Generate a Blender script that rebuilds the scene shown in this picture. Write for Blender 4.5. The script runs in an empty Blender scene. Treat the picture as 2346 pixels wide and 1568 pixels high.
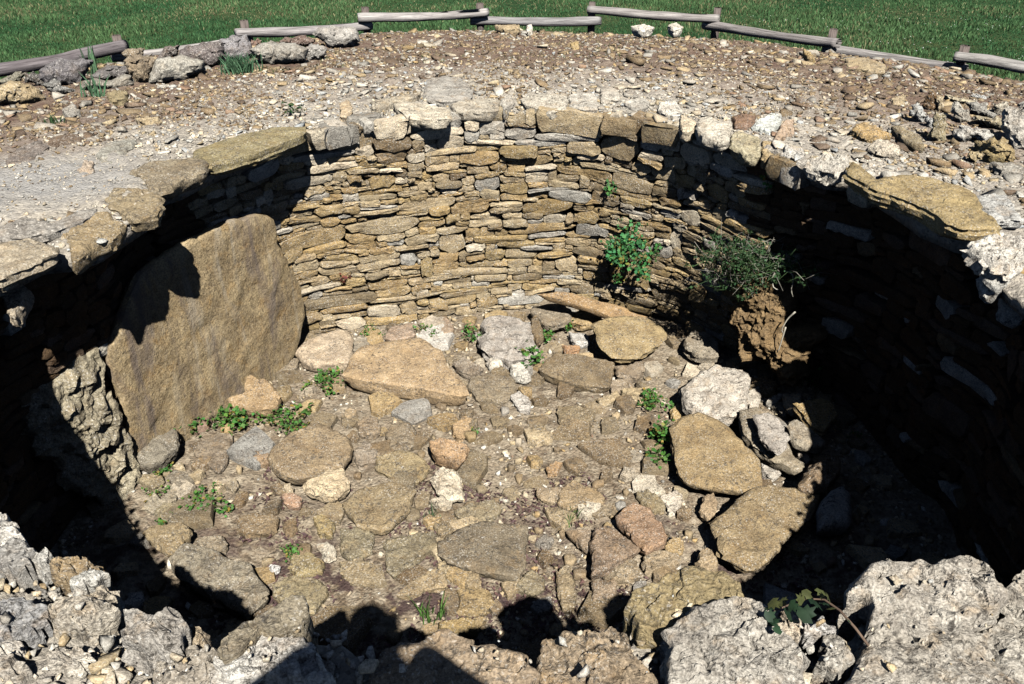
import bpy, math, random
import numpy as np
from mathutils import Vector
from mathutils.geometry import delaunay_2d_cdt

# ------------------------------------------------------------------ camera, light, exposure
SC = bpy.context.scene
COL = SC.collection
CAM_Z, TILT, FPX, WPX, HPX = 1.70, math.radians(31.0), 1900.0, 2346.0, 1568.0
cam_data = bpy.data.cameras.new('camera')
cam_data.sensor_width = 36.0
cam_data.lens = 36.0 * FPX / WPX
cam_data.clip_start = 0.05
cam_data.clip_end = 2000.0
cam = bpy.data.objects.new('camera', cam_data)
cam.location = (0, 0, CAM_Z)
cam.rotation_euler = (math.pi / 2 - TILT, 0, 0)
COL.objects.link(cam)
SC.camera = cam

SUN_EL = math.radians(49.0)
SUN_AZ = math.radians(13.0)            # light travels towards +Y turned this much to -X
EXPOSURE = 0.58
world = bpy.data.worlds.new('World')
SC.world = world
world.use_nodes = True
wn = world.node_tree.nodes
sky = wn.new('ShaderNodeTexSky')
sky.sky_type = 'NISHITA'
sky.sun_disc = False
sky.sun_elevation = SUN_EL
sky.sun_rotation = math.pi - SUN_AZ
sky.air_density = 0.32
sky.dust_density = 0.1
bg = [n for n in wn if n.type == 'BACKGROUND'][0]
bg.inputs['Strength'].default_value = 0.05
world.node_tree.links.new(sky.outputs[0], bg.inputs['Color'])
sun_data = bpy.data.lights.new('sun', 'SUN')
sun_data.energy = 5.0
sun_data.angle = math.radians(0.5)
sun_data.color = (1.0, 0.975, 0.945)
sun = bpy.data.objects.new('sun', sun_data)
SUN_DIR = Vector((-math.sin(SUN_AZ) * math.cos(SUN_EL), math.cos(SUN_AZ) * math.cos(SUN_EL), -math.sin(SUN_EL)))
sun.rotation_euler = SUN_DIR.to_track_quat('-Z', 'Y').to_euler()
sun.location = (2, -6, 9)
COL.objects.link(sun)
SC.view_settings.view_transform = 'Standard'
SC.view_settings.look = 'None'
SC.view_settings.exposure = EXPOSURE
SC.view_settings.gamma = 1.0
SC.view_settings.use_curve_mapping = False
SC.cycles.max_bounces = 5
SC.cycles.diffuse_bounces = 0
SC.cycles.glossy_bounces = 1
SC.cycles.transmission_bounces = 2

# ------------------------------------------------------------------ helpers: rays, noise, meshes
RNG = np.random.default_rng(7)
random.seed(7)
CX, CY, ZF = 0.0, 3.8, -1.80          # chamber centre and floor level
FIELD_Z = -0.80
FWD = np.array([0, math.cos(TILT), -math.sin(TILT)])
UPV = np.array([0, math.sin(TILT), math.cos(TILT)])
EYE = np.array([0, 0, CAM_Z])

def ray(px, py):
    return np.array([(px - WPX / 2) / FPX, 0, 0]) + FWD + UPV * ((HPX / 2 - py) / FPX)

def onplane(px, py, p0, n):
    d = ray(px, py)
    return EYE + d * (np.dot(np.asarray(p0) - EYE, n) / np.dot(d, n))

def onz(px, py, z):
    return onplane(px, py, (0, 0, z), np.array([0, 0, 1.0]))

def project(P):
    Q = np.asarray(P, float) - EYE
    dep = Q @ FWD
    return WPX / 2 + FPX * Q[..., 0] / dep, HPX / 2 - FPX * (Q @ UPV) / dep, dep

CROPS = {'A': (0, 0, .374), 'B': (779, 0, .374), 'C': (1558, 0, .374), 'D': (0, 550, .374), 'E': (779, 550, .374),
         'F': (1558, 550, .374), 'G': (0, 1017, .351), 'H': (779, 1017, .351), 'I': (1558, 1017, .351), 'P': (0, 0, 1.0),
         'Q': (0, 91.6, .1953), 'R': (1888, 165, .1953)}

def crop(code, pts):
    ox, oy, s = CROPS[code]
    return [(ox + x * s, oy + y * s) for x, y in pts]

def _hash(ix, iy, iz, seed):
    h = (ix.astype(np.int64) * 374761393 + iy.astype(np.int64) * 668265263 + iz.astype(np.int64) * 2147483647 + seed * 1274126177) & 0xffffffff
    h = ((h ^ (h >> 13)) * 1274126177) & 0xffffffff
    h = ((h ^ (h >> 16)) * 2246822519) & 0xffffffff
    return ((h ^ (h >> 15)) & 0xffffff) / float(0xffffff)

def vnoise(P, seed=0):
    P = np.asarray(P, float)
    I = np.floor(P).astype(np.int64)
    F = P - I
    F = F * F * (3 - 2 * F)
    out = 0
    for dx in (0, 1):
        wx = F[..., 0] if dx else 1 - F[..., 0]
        for dy in (0, 1):
            wy = F[..., 1] if dy else 1 - F[..., 1]
            for dz in (0, 1):
                wz = F[..., 2] if dz else 1 - F[..., 2]
                out = out + wx * wy * wz * _hash(I[..., 0] + dx, I[..., 1] + dy, I[..., 2] + dz, seed)
    return out * 2 - 1

def fbm(P, scale, octaves=3, seed=0, gain=0.55):
    P = np.asarray(P, float) * scale
    a, out = 1.0, 0
    for o in range(octaves):
        out = out + a * vnoise(P, seed + o * 17)
        P = P * 2.03 + 5.7
        a *= gain
    return out

def mesh_np(name, V, faces_flat, counts, tint=None, smooth=False, sharp=0):
    me = bpy.data.meshes.new(name)
    V = np.asarray(V, np.float32)
    me.vertices.add(len(V))
    me.vertices.foreach_set('co', V.ravel())
    me.loops.add(len(faces_flat))
    me.loops.foreach_set('vertex_index', np.asarray(faces_flat, np.int32))
    me.polygons.add(len(counts))
    starts = np.concatenate([[0], np.cumsum(counts)[:-1]]).astype(np.int32)
    me.polygons.foreach_set('loop_start', starts)
    me.polygons.foreach_set('loop_total', np.asarray(counts, np.int32))
    if smooth:
        me.polygons.foreach_set('use_smooth', np.ones(len(counts), bool))
    me.update(calc_edges=True)
    if sharp: me.set_sharp_from_angle(angle=math.radians(sharp))
    if tint is not None:
        ca = me.color_attributes.new('tint', 'FLOAT_COLOR', 'POINT')
        T = np.ones((len(V), 4), np.float32)
        T[:, :3] = np.asarray(tint, np.float32).reshape(-1, 3) if np.ndim(tint) > 1 else np.asarray(tint, np.float32)
        ca.data.foreach_set('color', T.ravel())
    return me

def link(name, me, mat, parent=None, loc=None):
    o = bpy.data.objects.new(name, me)
    if me is not None and mat is not None and len(me.materials) == 0:
        me.materials.append(mat)
    COL.objects.link(o)
    if parent is not None:
        o.parent = parent
    if loc is not None:
        o.location = loc
    return o

def tag(o, label=None, cat=None, group=None, kind=None):
    if label: o['label'] = label
    if cat: o['category'] = cat
    if group: o['group'] = group
    if kind: o['kind'] = kind
    return o

_topo = {}
def topo(N, L):
    """faces of a closed body of L rings of N points, ends closed by fans to the last two points"""
    if (N, L) not in _topo:
        f, c = [], []
        for l in range(L - 1):
            for i in range(N):
                j = (i + 1) % N
                f += [l * N + i, l * N + j, (l + 1) * N + j, (l + 1) * N + i]
                c.append(4)
        b, t = L * N, L * N + 1
        for i in range(N):
            j = (i + 1) % N
            f += [b, j, i]; c.append(3)
            f += [t, (L - 1) * N + i, (L - 1) * N + j]; c.append(3)
        _topo[(N, L)] = (np.array(f, np.int64), np.array(c, np.int64))
    return _topo[(N, L)]

class Batch:
    def __init__(s): s.V, s.F, s.C, s.T, s.n = [], [], [], [], 0
    def add(s, V, f, c, tint):
        s.V.append(V); s.F.append(f + s.n); s.C.append(c)
        t = np.asarray(tint, float)
        s.T.append(np.broadcast_to(t, (len(V), 3)) if t.ndim == 1 else t)
        s.n += len(V)
    def mesh(s, name, smooth=False, sharp=0):
        return mesh_np(name, np.concatenate(s.V), np.concatenate(s.F), np.concatenate(s.C), np.concatenate(s.T), smooth, sharp)

def resample(P, M):
    P = np.asarray(P, float)
    Q = np.vstack([P, P[:1]])
    d = np.r_[0, np.cumsum(np.linalg.norm(np.diff(Q, axis=0), axis=1))]
    t = np.linspace(0, d[-1], M, endpoint=False)
    return np.stack([np.interp(t, d, Q[:, k]) for k in range(Q.shape[1])], 1)

def rings(out, n, levels, tipf, tipb=None):
    """out (N,3) outline, n normal, levels [(scale, height)] back to front"""
    c = out.mean(0)
    V = [c + (out - c) * s + n * h for s, h in levels]
    V.append((c + n * (levels[0][1] if tipb is None else tipb))[None])
    V.append((c + n * tipf)[None])
    return np.vstack(V)

def in_poly(P, poly):
    x, y = P[:, 0], P[:, 1]
    inside = np.zeros(len(P), bool)
    j = len(poly) - 1
    for i in range(len(poly)):
        xi, yi = poly[i]; xj, yj = poly[j]
        with np.errstate(divide='ignore', invalid='ignore'):
            c = ((yi > y) != (yj > y)) & (x < (xj - xi) * (y - yi) / (yj - yi + 1e-12) + xi)
        inside ^= c
        j = i
    return inside

def facets(V, cell, seed, amp):
    """breaks a smooth swell into flat planes: every cell of a jittered lattice has a plane of its own"""
    P = V / cell
    I = np.floor(P).astype(np.int64)
    best = np.full(len(V), 1e9); off = np.zeros(len(V))
    for dx in (-1, 0, 1):
        for dy in (-1, 0, 1):
            for dz in (-1, 0, 1):
                J = I + [dx, dy, dz]
                h = [_hash(J[:, 0], J[:, 1], J[:, 2], seed + q) for q in range(7)]
                c = J + np.stack(h[:3], 1)
                d = ((P - c) ** 2).sum(1)
                pl = (h[3] - .5) + ((P - c) * (np.stack(h[4:7], 1) - .5)).sum(1) * 1.5
                m = d < best
                best[m] = d[m]; off[m] = pl[m]
    return off * amp

def rock(pts3, n, front, back, rough=0.012, jag=0.012, M=44, boulder=False, seed=0, freq=9.0, strata=0.0, npts=420, bevel=.02, crack=.5):
    """a rock: pts3 the outline where it stands, front/back how far it stands out either way of it.
    The face is an even triangle mesh so that chips and planes on it run in no preferred direction"""
    n = np.asarray(n, float); n = n / np.linalg.norm(n)
    out = resample(pts3, M)
    c = out.mean(0)
    size = np.linalg.norm(out - c, axis=1).mean()
    rad = out - c
    rad /= np.linalg.norm(rad, axis=1)[:, None] + 1e-9
    out = out + rad * (facets(out + seed * .37, max(size * .5, .05), seed, jag * 1.1)[:, None] + fbm(out + seed * 3.1, 7.0 / max(size * 4, .5), 3, seed)[:, None] * jag * .6 + jag * fbm(out, 38, 2, seed + 5)[:, None] * .8)
    s = np.cross(n, [.13, .99, .05]); s /= np.linalg.norm(s); t = np.cross(n, s)
    u = np.stack([(out - c) @ s, (out - c) @ t], 1)
    if ((u[:, 0] * np.roll(u[:, 1], -1)) - (np.roll(u[:, 0], -1) * u[:, 1])).sum() < 0: u = u[::-1]; out = out[::-1]
    area = abs(((u[:, 0] * np.roll(u[:, 1], -1)) - (np.roll(u[:, 0], -1) * u[:, 1])).sum()) / 2
    h = math.sqrt(area / npts)
    lo, hi = u.min(0), u.max(0)
    gx_, gy_ = np.meshgrid(np.arange(lo[0], hi[0], h), np.arange(lo[1], hi[1], h * .87), indexing='ij')
    gx_ = gx_ + (np.arange(gx_.shape[1]) % 2)[None] * h * .5
    g = np.column_stack([gx_.ravel(), gy_.ravel()]); g = g + RNG.uniform(-.22, .22, g.shape) * h
    g = g[in_poly(g, u)]
    def edist(q):
        best = np.full(len(q), 1e9)
        for i in range(len(u)):
            a_, b_ = u[i], u[(i + 1) % len(u)]
            ab = b_ - a_; w = np.clip(((q - a_) @ ab) / (ab @ ab + 1e-12), 0, 1)
            best = np.minimum(best, np.linalg.norm(q - a_ - w[:, None] * ab, axis=1))
        return best
    d = edist(g); k = d > h * .45; g, d = g[k], d[k]
    pts = np.vstack([u, g])
    edges = [(i, (i + 1) % M) for i in range(M)]
    res = delaunay_2d_cdt([Vector(q) for q in pts.tolist()], edges, [], 1, 1e-7)
    P2 = np.array([tuple(v) for v in res[0]]); tris = np.array([f for f in res[2] if len(f) == 3])
    orig = np.array([o[0] if len(o) else -1 for o in res[3]])
    dd = edist(P2); rim = orig < M
    rim &= orig >= 0
    dd[rim] = 0
    dmax = max(dd.max(), 1e-6)
    if boulder: hh = front * np.sqrt(np.clip(1 - (1 - dd / dmax) ** 2.2, 0, 1))
    else: hh = front * (1 - .45 * np.exp(-dd / (size * bevel)))
    V = c + np.outer(P2[:, 0], s) + np.outer(P2[:, 1], t) + np.outer(hh, n)
    # keep relief off the outline itself
    wgt = np.clip(dd / (size * .12), .25, 1)
    D = fbm(V + seed * 1.7, freq * 1.3, 4, seed + 9, .58)
    D2 = facets(V, max(size * .5, .06), seed + 40, 1.0) * .8 + .4 * facets(V, max(size * .2, .035), seed + 80, 1.0)
    D3 = -np.clip(.16 - np.abs(fbm(V + 4.4, freq * .5, 2, seed + 33)), 0, 1) * 5
    V = V + n * ((D * rough * .7 + D2 * rough * 1.3 + D3 * rough * crack) * wgt)[:, None]
    # side rings from the outline backwards
    ring0 = np.full(M, -1)
    for vi in range(len(orig)):
        if 0 <= orig[vi] < M: ring0[orig[vi]] = vi
    base = V[ring0] if (ring0 >= 0).all() else out
    n0 = len(V); VV = [V]; F = [tris.ravel()]; C = [np.full(len(tris), 3)]
    prev = ring0 if (ring0 >= 0).all() else None
    lv = [(1.008, .14), (1.012, .28), (1.005, .42), (.99, .58), (.95, .76), (.88, .9), (.78, 1.0)] if not boulder else [(1.0, .2), (.93, .5), (.78, .8), (.5, 1.0)]
    if prev is None:
        VV.append(out); prev = np.arange(M) + n0; n0 += M
    for sc, bk in lv:
        base = base * .6 + (np.roll(base, 1, 0) + np.roll(base, -1, 0)) * .2
        r_ = c + (base - c) * sc - n * (back * bk)
        lat = (base - c); lat = lat / (np.linalg.norm(lat, axis=1)[:, None] + 1e-9)
        r_ = r_ + lat * ((fbm(r_ + seed, freq * 2.0, 3, seed + 21) + facets(r_ + 2.2, .05, seed + 61, 1.6))[:, None] * (rough * .7 + .003))
        if strata:
            r_ = r_ + lat * _hash(np.array([int(bk * 10)]), np.array([seed]), np.array([0]), 3)[0] * strata * .8 - lat * strata * .4
        VV.append(r_); cur = np.arange(M) + n0; n0 += M
        i = np.arange(M); j = (i + 1) % M
        F.append(np.stack([prev[i], cur[i], cur[j], prev[j]], 1).ravel()); C.append(np.full(M, 4))
        prev = cur
    VV.append((c - n * back)[None])
    i = np.arange(M); j = (i + 1) % M
    F.append(np.stack([prev[i], np.full(M, n0), prev[j]], 1).ravel()); C.append(np.full(M, 3))
    return np.vstack(VV), np.concatenate(F), np.concatenate(C)

def chip(size, flat, N=7, seed=None, rng=RNG):
    """a small angular fragment centred on the origin, N-sided; returns V,f,c"""
    a = np.sort((np.arange(N) + rng.uniform(-.45, .45, N)) / N * 2 * math.pi)
    r = rng.uniform(.55, 1.25, N)
    asp = rng.uniform(.42, .95)
    o = np.stack([np.cos(a) * r, np.sin(a) * r * asp, np.zeros(N)], 1) * size * .5
    o[:, 2] += rng.uniform(-.15, .15, N) * size * flat
    h = size * flat
    n = np.array([0, 0, 1.0])
    lv = [(.92, -h * .6), (1.0, -h * .05), (rng.uniform(.84, .98), h * .5)]
    V = rings(o, n, lv, h * .52)
    V[:2 * N, 2] += rng.uniform(-.08, .08, 2 * N) * size * flat
    V[2 * N:3 * N] += (rng.uniform(-.08, .08, (N, 3)) * size * [1, 1, flat])
    g = rng.uniform(-.3, .3, 2)
    top = np.r_[np.arange(2 * N, 3 * N), 3 * N + 1]
    V[top, 2] += V[top, 0] * g[0] + V[top, 1] * g[1]
    f, c = topo(N, 3)
    return V, f, c

def rot(V, yaw, tx=0., ty=0.):
    cz, sz = math.cos(yaw), math.sin(yaw)
    R = np.array([[cz, -sz, 0], [sz, cz, 0], [0, 0, 1]])
    cx, sx = math.cos(tx), math.sin(tx)
    R2 = np.array([[1, 0, 0], [0, cx, -sx], [0, sx, cx]])
    cy, sy = math.cos(ty), math.sin(ty)
    R3 = np.array([[cy, 0, sy], [0, 1, 0], [-sy, 0, cy]])
    return V @ (R2 @ R3 @ R).T

# ------------------------------------------------------------------ materials
def new_mat(name):
    m = bpy.data.materials.new(name); m.use_nodes = True
    nt = m.node_tree
    b = nt.nodes['Principled BSDF']
    b.inputs['Roughness'].default_value = .95
    b.inputs['Specular IOR Level'].default_value = .15
    return m, nt, b

def nd(nt, typ, **kw):
    n = nt.nodes.new(typ)
    for k, v in kw.items():
        if k.startswith('i_'): n.inputs[k[2:].replace('_', ' ')].default_value = v
        else: setattr(n, k, v)
    return n

def ramp(nt, src, p0, p1, c0=(0, 0, 0, 1), c1=(1, 1, 1, 1)):
    r = nt.nodes.new('ShaderNodeValToRGB')
    r.color_ramp.elements[0].position = p0; r.color_ramp.elements[1].position = p1
    r.color_ramp.elements[0].color = c0; r.color_ramp.elements[1].color = c1
    nt.links.new(src, r.inputs[0])
    return r.outputs[0]

def noise(nt, pos, scale, detail=4, rough=.6, dist=0.):
    n = nt.nodes.new('ShaderNodeTexNoise')
    n.inputs['Scale'].default_value = scale; n.inputs['Detail'].default_value = detail
    n.inputs['Roughness'].default_value = rough; n.inputs['Distortion'].default_value = dist
    nt.links.new(pos, n.inputs['Vector'])
    return n.outputs[0]

def mix(nt, fac, a, b, mode='MIX'):
    m = nt.nodes.new('ShaderNodeMix'); m.data_type = 'RGBA'; m.blend_type = mode
    def put(sock, v):
        if isinstance(v, (int, float)): sock.default_value = v
        elif isinstance(v, tuple): sock.default_value = (*v, 1) if len(v) == 3 else v
        else: nt.links.new(v, sock)
    put(m.inputs[0], fac); put(m.inputs[6], a); put(m.inputs[7], b)
    return m.outputs[2]

def math_(nt, op, a, b=0.):
    m = nt.nodes.new('ShaderNodeMath'); m.operation = op
    for s, v in zip(m.inputs, (a, b)):
        if isinstance(v, (int, float)): s.default_value = v
        else: nt.links.new(v, s)
    return m.outputs[0]

def stone_mat(name, white=.5, dark=.5, ochre=.3, bump=.7, grain=1.0, vein=0.0, streak=0):
    m, nt, b = new_mat(name)
    pos = nd(nt, 'ShaderNodeNewGeometry').outputs['Position']
    at = nd(nt, 'ShaderNodeAttribute', attribute_name='tint').outputs['Color']
    n1 = noise(nt, pos, 5.5 * grain, 5, .62)
    n2 = noise(nt, pos, 26 * grain, 6, .7)
    n3 = noise(nt, pos, 90 * grain, 3, .6)
    col = mix(nt, ramp(nt, n1, .38, .66), mix(nt, 1.0, at, (.62, .58, .54), 'MULTIPLY'), mix(nt, 1.0, at, (1.18, 1.16, 1.10), 'MULTIPLY'))
    col = mix(nt, math_(nt, 'MULTIPLY', ramp(nt, n2, .35, .68), .6), col, mix(nt, 1.0, at, (1.35, 1.32, 1.25), 'MULTIPLY'))
    # ochre staining
    n4 = noise(nt, pos, 9 * grain, 4, .6, .6)
    col = mix(nt, math_(nt, 'MULTIPLY', ramp(nt, n4, .52, .68), ochre), col, (.40, .23, .07))
    # dark lichen
    n5 = noise(nt, pos, 34 * grain, 5, .75, .3)
    n6 = noise(nt, pos, 6.1 * grain, 3, .6)
    dk = math_(nt, 'MULTIPLY', ramp(nt, n5, .50, .60), ramp(nt, n6, .38, .58))
    col = mix(nt, math_(nt, 'MULTIPLY', dk, dark), col, (.075, .066, .055))
    # pale lichen spots and crystals
    n7 = noise(nt, pos, 75 * grain, 4, .65, .2)
    n8 = noise(nt, pos, 4.3 * grain, 3, .6)
    wh = math_(nt, 'MULTIPLY', ramp(nt, n7, .56, .62), ramp(nt, n8, .36, .56))
    col = mix(nt, math_(nt, 'MULTIPLY', wh, white), col, (.66, .62, .54))
    col = mix(nt, .75, col, mix(nt, ramp(nt, n3, .36, .64), mix(nt, 1.0, col, (.55, .54, .52), 'MULTIPLY'), mix(nt, 1.0, col, (1.4, 1.4, 1.38), 'MULTIPLY')))
    if streak:
        mp = nd(nt, 'ShaderNodeMapping'); mp.inputs['Scale'].default_value = (5, 5, .8); nt.links.new(pos, mp.inputs[0])
        ns = noise(nt, mp.outputs[0], 1.0, 4, .6, .8)
        col = mix(nt, math_(nt, 'MULTIPLY', ramp(nt, ns, .48, .62), .7), col, (.16, .13, .115))
        ns2 = noise(nt, mp.outputs[0], 1.7, 4, .6, .5)
        col = mix(nt, math_(nt, 'MULTIPLY', ramp(nt, ns2, .55, .72), .5), col, (.45, .40, .31))
    nt.links.new(col, b.inputs['Base Color'])
    h = math_(nt, 'ADD', math_(nt, 'MULTIPLY', n1, .9), math_(nt, 'ADD', math_(nt, 'MULTIPLY', n2, .55), math_(nt, 'MULTIPLY', n3, .22)))
    vo = nd(nt, 'ShaderNodeTexVoronoi', feature='DISTANCE_TO_EDGE'); vo.inputs['Scale'].default_value = 13 * grain
    wn_ = nd(nt, 'ShaderNodeTexNoise'); wn_.inputs['Scale'].default_value = 9; wn_.inputs['Detail'].default_value = 4; nt.links.new(pos, wn_.inputs['Vector'])
    wpos = mix(nt, .12, pos, wn_.outputs['Color'])
    nt.links.new(wpos, vo.inputs['Vector'])
    cr = ramp(nt, vo.outputs[0], 0.0, .05)
    h = math_(nt, 'ADD', h, math_(nt, 'MULTIPLY', cr, .03 + vein))
    bp = nd(nt, 'ShaderNodeBump'); bp.inputs['Strength'].default_value = bump; bp.inputs['Distance'].default_value = .035 / grain
    nt.links.new(h, bp.inputs['Height']); nt.links.new(bp.outputs[0], b.inputs['Normal'])
    return m

M_WALL = stone_mat('wall_stone', 1.0, .65, .22, .9, 1.6)
M_EARTH_SHADE = stone_mat('earth_and_shade_stone', .06, .4, .1, .8, 1.6)  # for the earth lump, and for side wall stones with shade in their colour
M_SLAB = stone_mat('slab_stone', .6, .85, .18, .9, 1.4)
M_PALE = stone_mat('pale_stone', .55, .95, .30, 1.0, 1.5, .04)
M_RUB = stone_mat('rubble', .4, .45, .15, .5, 2.0)
M_DARK = stone_mat('weathered_stone', .7, .6, .15, .9, 1.1)
M_ORTHO = stone_mat('upright_stone', .15, .45, .35, .6, 1.0, 0, 1)

def soil_mat(name, a, b_, c, bump=.8, scale=1.0, extra=None):
    m, nt, b = new_mat(name)
    pos = nd(nt, 'ShaderNodeNewGeometry').outputs['Position']
    n1 = noise(nt, pos, 1.6 * scale, 6, .65)
    n2 = noise(nt, pos, 18 * scale, 6, .75)
    n3 = noise(nt, pos, 70 * scale, 4, .7)
    col = mix(nt, ramp(nt, n1, .40, .60), a, b_)
    col = mix(nt, ramp(nt, n2, .45, .62), col, c)
    vo = nd(nt, 'ShaderNodeTexVoronoi'); vo.inputs['Scale'].default_value = 55 * scale
    nt.links.new(pos, vo.inputs['Vector'])
    hs = nd(nt, 'ShaderNodeHueSaturation'); hs.inputs['Saturation'].default_value = 0.0
    nt.links.new(vo.outputs['Color'], hs.inputs['Color'])
    col = mix(nt, .55, col, mix(nt, 1.0, col, mix(nt, ramp(nt, hs.outputs[0], .2, .8), (.45, .43, .42), (1.9, 1.85, 1.75)), 'MULTIPLY'))
    if extra: col = extra(nt, pos, col)
    nt.links.new(col, b.inputs['Base Color'])
    h = math_(nt, 'ADD', math_(nt, 'MULTIPLY', n2, .7), math_(nt, 'ADD', math_(nt, 'MULTIPLY', n3, .4), math_(nt, 'MULTIPLY', vo.outputs[0], -.35)))
    bp = nd(nt, 'ShaderNodeBump'); bp.inputs['Strength'].default_value = bump; bp.inputs['Distance'].default_value = .03
    nt.links.new(h, bp.inputs['Height']); nt.links.new(bp.outputs[0], b.inputs['Normal'])
    return m

def tint_mat(name, rough=.8, trans=0.0, spec=.2, bump=0):
    m, nt, b = new_mat(name)
    at = nd(nt, 'ShaderNodeAttribute', attribute_name='tint').outputs['Color']
    pos = nd(nt, 'ShaderNodeNewGeometry').outputs['Position']
    n = noise(nt, pos, 40, 3, .6)
    col = mix(nt, ramp(nt, n, .3, .7), mix(nt, 1., at, (.7, .7, .7), 'MULTIPLY'), mix(nt, 1., at, (1.3, 1.3, 1.2), 'MULTIPLY'))
    nt.links.new(col, b.inputs['Base Color'])
    b.inputs['Roughness'].default_value = rough
    b.inputs['Specular IOR Level'].default_value = spec
    if trans:
        tr = nd(nt, 'ShaderNodeBsdfTranslucent'); nt.links.new(col, tr.inputs['Color'])
        mx = nd(nt, 'ShaderNodeMixShader'); mx.inputs[0].default_value = trans
        out = nt.nodes['Material Output']
        nt.links.new(b.outputs[0], mx.inputs[1]); nt.links.new(tr.outputs[0], mx.inputs[2]); nt.links.new(mx.outputs[0], out.inputs[0])
    return m

M_LEAF = tint_mat('leaf_green', .6, .25, .3)
M_GRASS = tint_mat('grass_blade', .7, .3, .2)
M_STEM = tint_mat('dry_stem', .85)
M_CORE = soil_mat('packed_earth', (.055, .035, .02), (.09, .06, .035), (.04, .027, .018), .8)

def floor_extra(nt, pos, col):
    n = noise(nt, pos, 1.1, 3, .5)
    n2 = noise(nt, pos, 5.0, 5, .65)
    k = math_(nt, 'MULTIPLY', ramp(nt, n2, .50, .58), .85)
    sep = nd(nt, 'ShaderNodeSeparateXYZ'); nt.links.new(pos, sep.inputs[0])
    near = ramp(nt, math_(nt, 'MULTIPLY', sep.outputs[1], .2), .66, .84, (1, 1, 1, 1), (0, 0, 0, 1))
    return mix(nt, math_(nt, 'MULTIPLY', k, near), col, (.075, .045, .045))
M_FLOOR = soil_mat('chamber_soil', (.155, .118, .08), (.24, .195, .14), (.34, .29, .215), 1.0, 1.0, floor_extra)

def top_extra(nt, pos, col):
    # browner crumbly soil away from the chamber, paler limestone grit towards its rim
    sep = nd(nt, 'ShaderNodeSeparateXYZ'); nt.links.new(pos, sep.inputs[0])
    dx = math_(nt, 'POWER', math_(nt, 'ABSOLUTE', sep.outputs[0]), 2.0)
    dy = math_(nt, 'POWER', math_(nt, 'ABSOLUTE', math_(nt, 'SUBTRACT', sep.outputs[1], CY)), 2.0)
    r = math_(nt, 'POWER', math_(nt, 'ADD', dx, dy), .5)
    r = math_(nt, 'ADD', r, math_(nt, 'MULTIPLY', noise(nt, pos, 1.2, 4, .6), 1.6))
    f = ramp(nt, math_(nt, 'MULTIPLY', r, .1), .37, .50)
    n2 = noise(nt, pos, 7, 5, .7)
    br = mix(nt, ramp(nt, n2, .4, .6), (.15, .085, .06), (.25, .18, .125))
    col = mix(nt, math_(nt, 'MULTIPLY', f, .9), col, br)
    px = math_(nt, 'POWER', math_(nt, 'MULTIPLY', math_(nt, 'ADD', sep.outputs[0], 2.75), .9), 2.0)
    py = math_(nt, 'POWER', math_(nt, 'MULTIPLY', math_(nt, 'SUBTRACT', sep.outputs[1], 4.65), 1.3), 2.0)
    q = math_(nt, 'ADD', math_(nt, 'ADD', px, py), math_(nt, 'MULTIPLY', noise(nt, pos, 3.0, 4, .6), .9))
    return mix(nt, ramp(nt, q, .5, 1.1, (.85, .85, .85, 1), (0, 0, 0, 1)), col, mix(nt, n2, (.30, .29, .265), (.50, .48, .44)))
M_TOP = soil_mat('cairn_grit', (.33, .30, .25), (.42, .38, .31), (.26, .235, .205), 1.0, 1.0, top_extra)

def field_mat():
    m, nt, b = new_mat('turf')
    pos = nd(nt, 'ShaderNodeNewGeometry').outputs['Position']
    n1 = noise(nt, pos, .7, 6, .65); n2 = noise(nt, pos, 14, 6, .75)
    col = mix(nt, ramp(nt, n1, .4, .62), (.04, .095, .032), (.105, .135, .05))
    col = mix(nt, ramp(nt, n2, .4, .65), col, (.016, .035, .012))
    nt.links.new(col, b.inputs['Base Color'])
    bp = nd(nt, 'ShaderNodeBump'); bp.inputs['Strength'].default_value = 1; bp.inputs['Distance'].default_value = .05
    nt.links.new(n2, bp.inputs['Height']); nt.links.new(bp.outputs[0], b.inputs['Normal'])
    return m
M_FIELD = field_mat()

def wood_mat():
    m, nt, b = new_mat('weathered_wood')
    at = nd(nt, 'ShaderNodeAttribute', attribute_name='tint').outputs['Color']
    tc = nd(nt, 'ShaderNodeTexCoord').outputs['Object']
    mp = nd(nt, 'ShaderNodeMapping'); mp.inputs['Scale'].default_value = (1.2, 30, 30); nt.links.new(tc, mp.inputs[0])
    n1 = noise(nt, mp.outputs[0], 1.5, 6, .7, .4)
    n2 = noise(nt, tc, 4, 4, .6)
    col = mix(nt, ramp(nt, n1, .36, .66), mix(nt, 1., at, (.36, .34, .33), 'MULTIPLY'), mix(nt, 1., at, (1.35, 1.32, 1.26), 'MULTIPLY'))
    col = mix(nt, math_(nt, 'MULTIPLY', ramp(nt, n2, .45, .7), .5), col, mix(nt, 1., at, (.65, .6, .62), 'MULTIPLY'))
    nt.links.new(col, b.inputs['Base Color'])
    bp = nd(nt, 'ShaderNodeBump'); bp.inputs['Strength'].default_value = .8; bp.inputs['Distance'].default_value = .012
    nt.links.new(n1, bp.inputs['Height']); nt.links.new(bp.outputs[0], b.inputs['Normal'])
    return m
M_WOOD = wood_mat()

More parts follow.
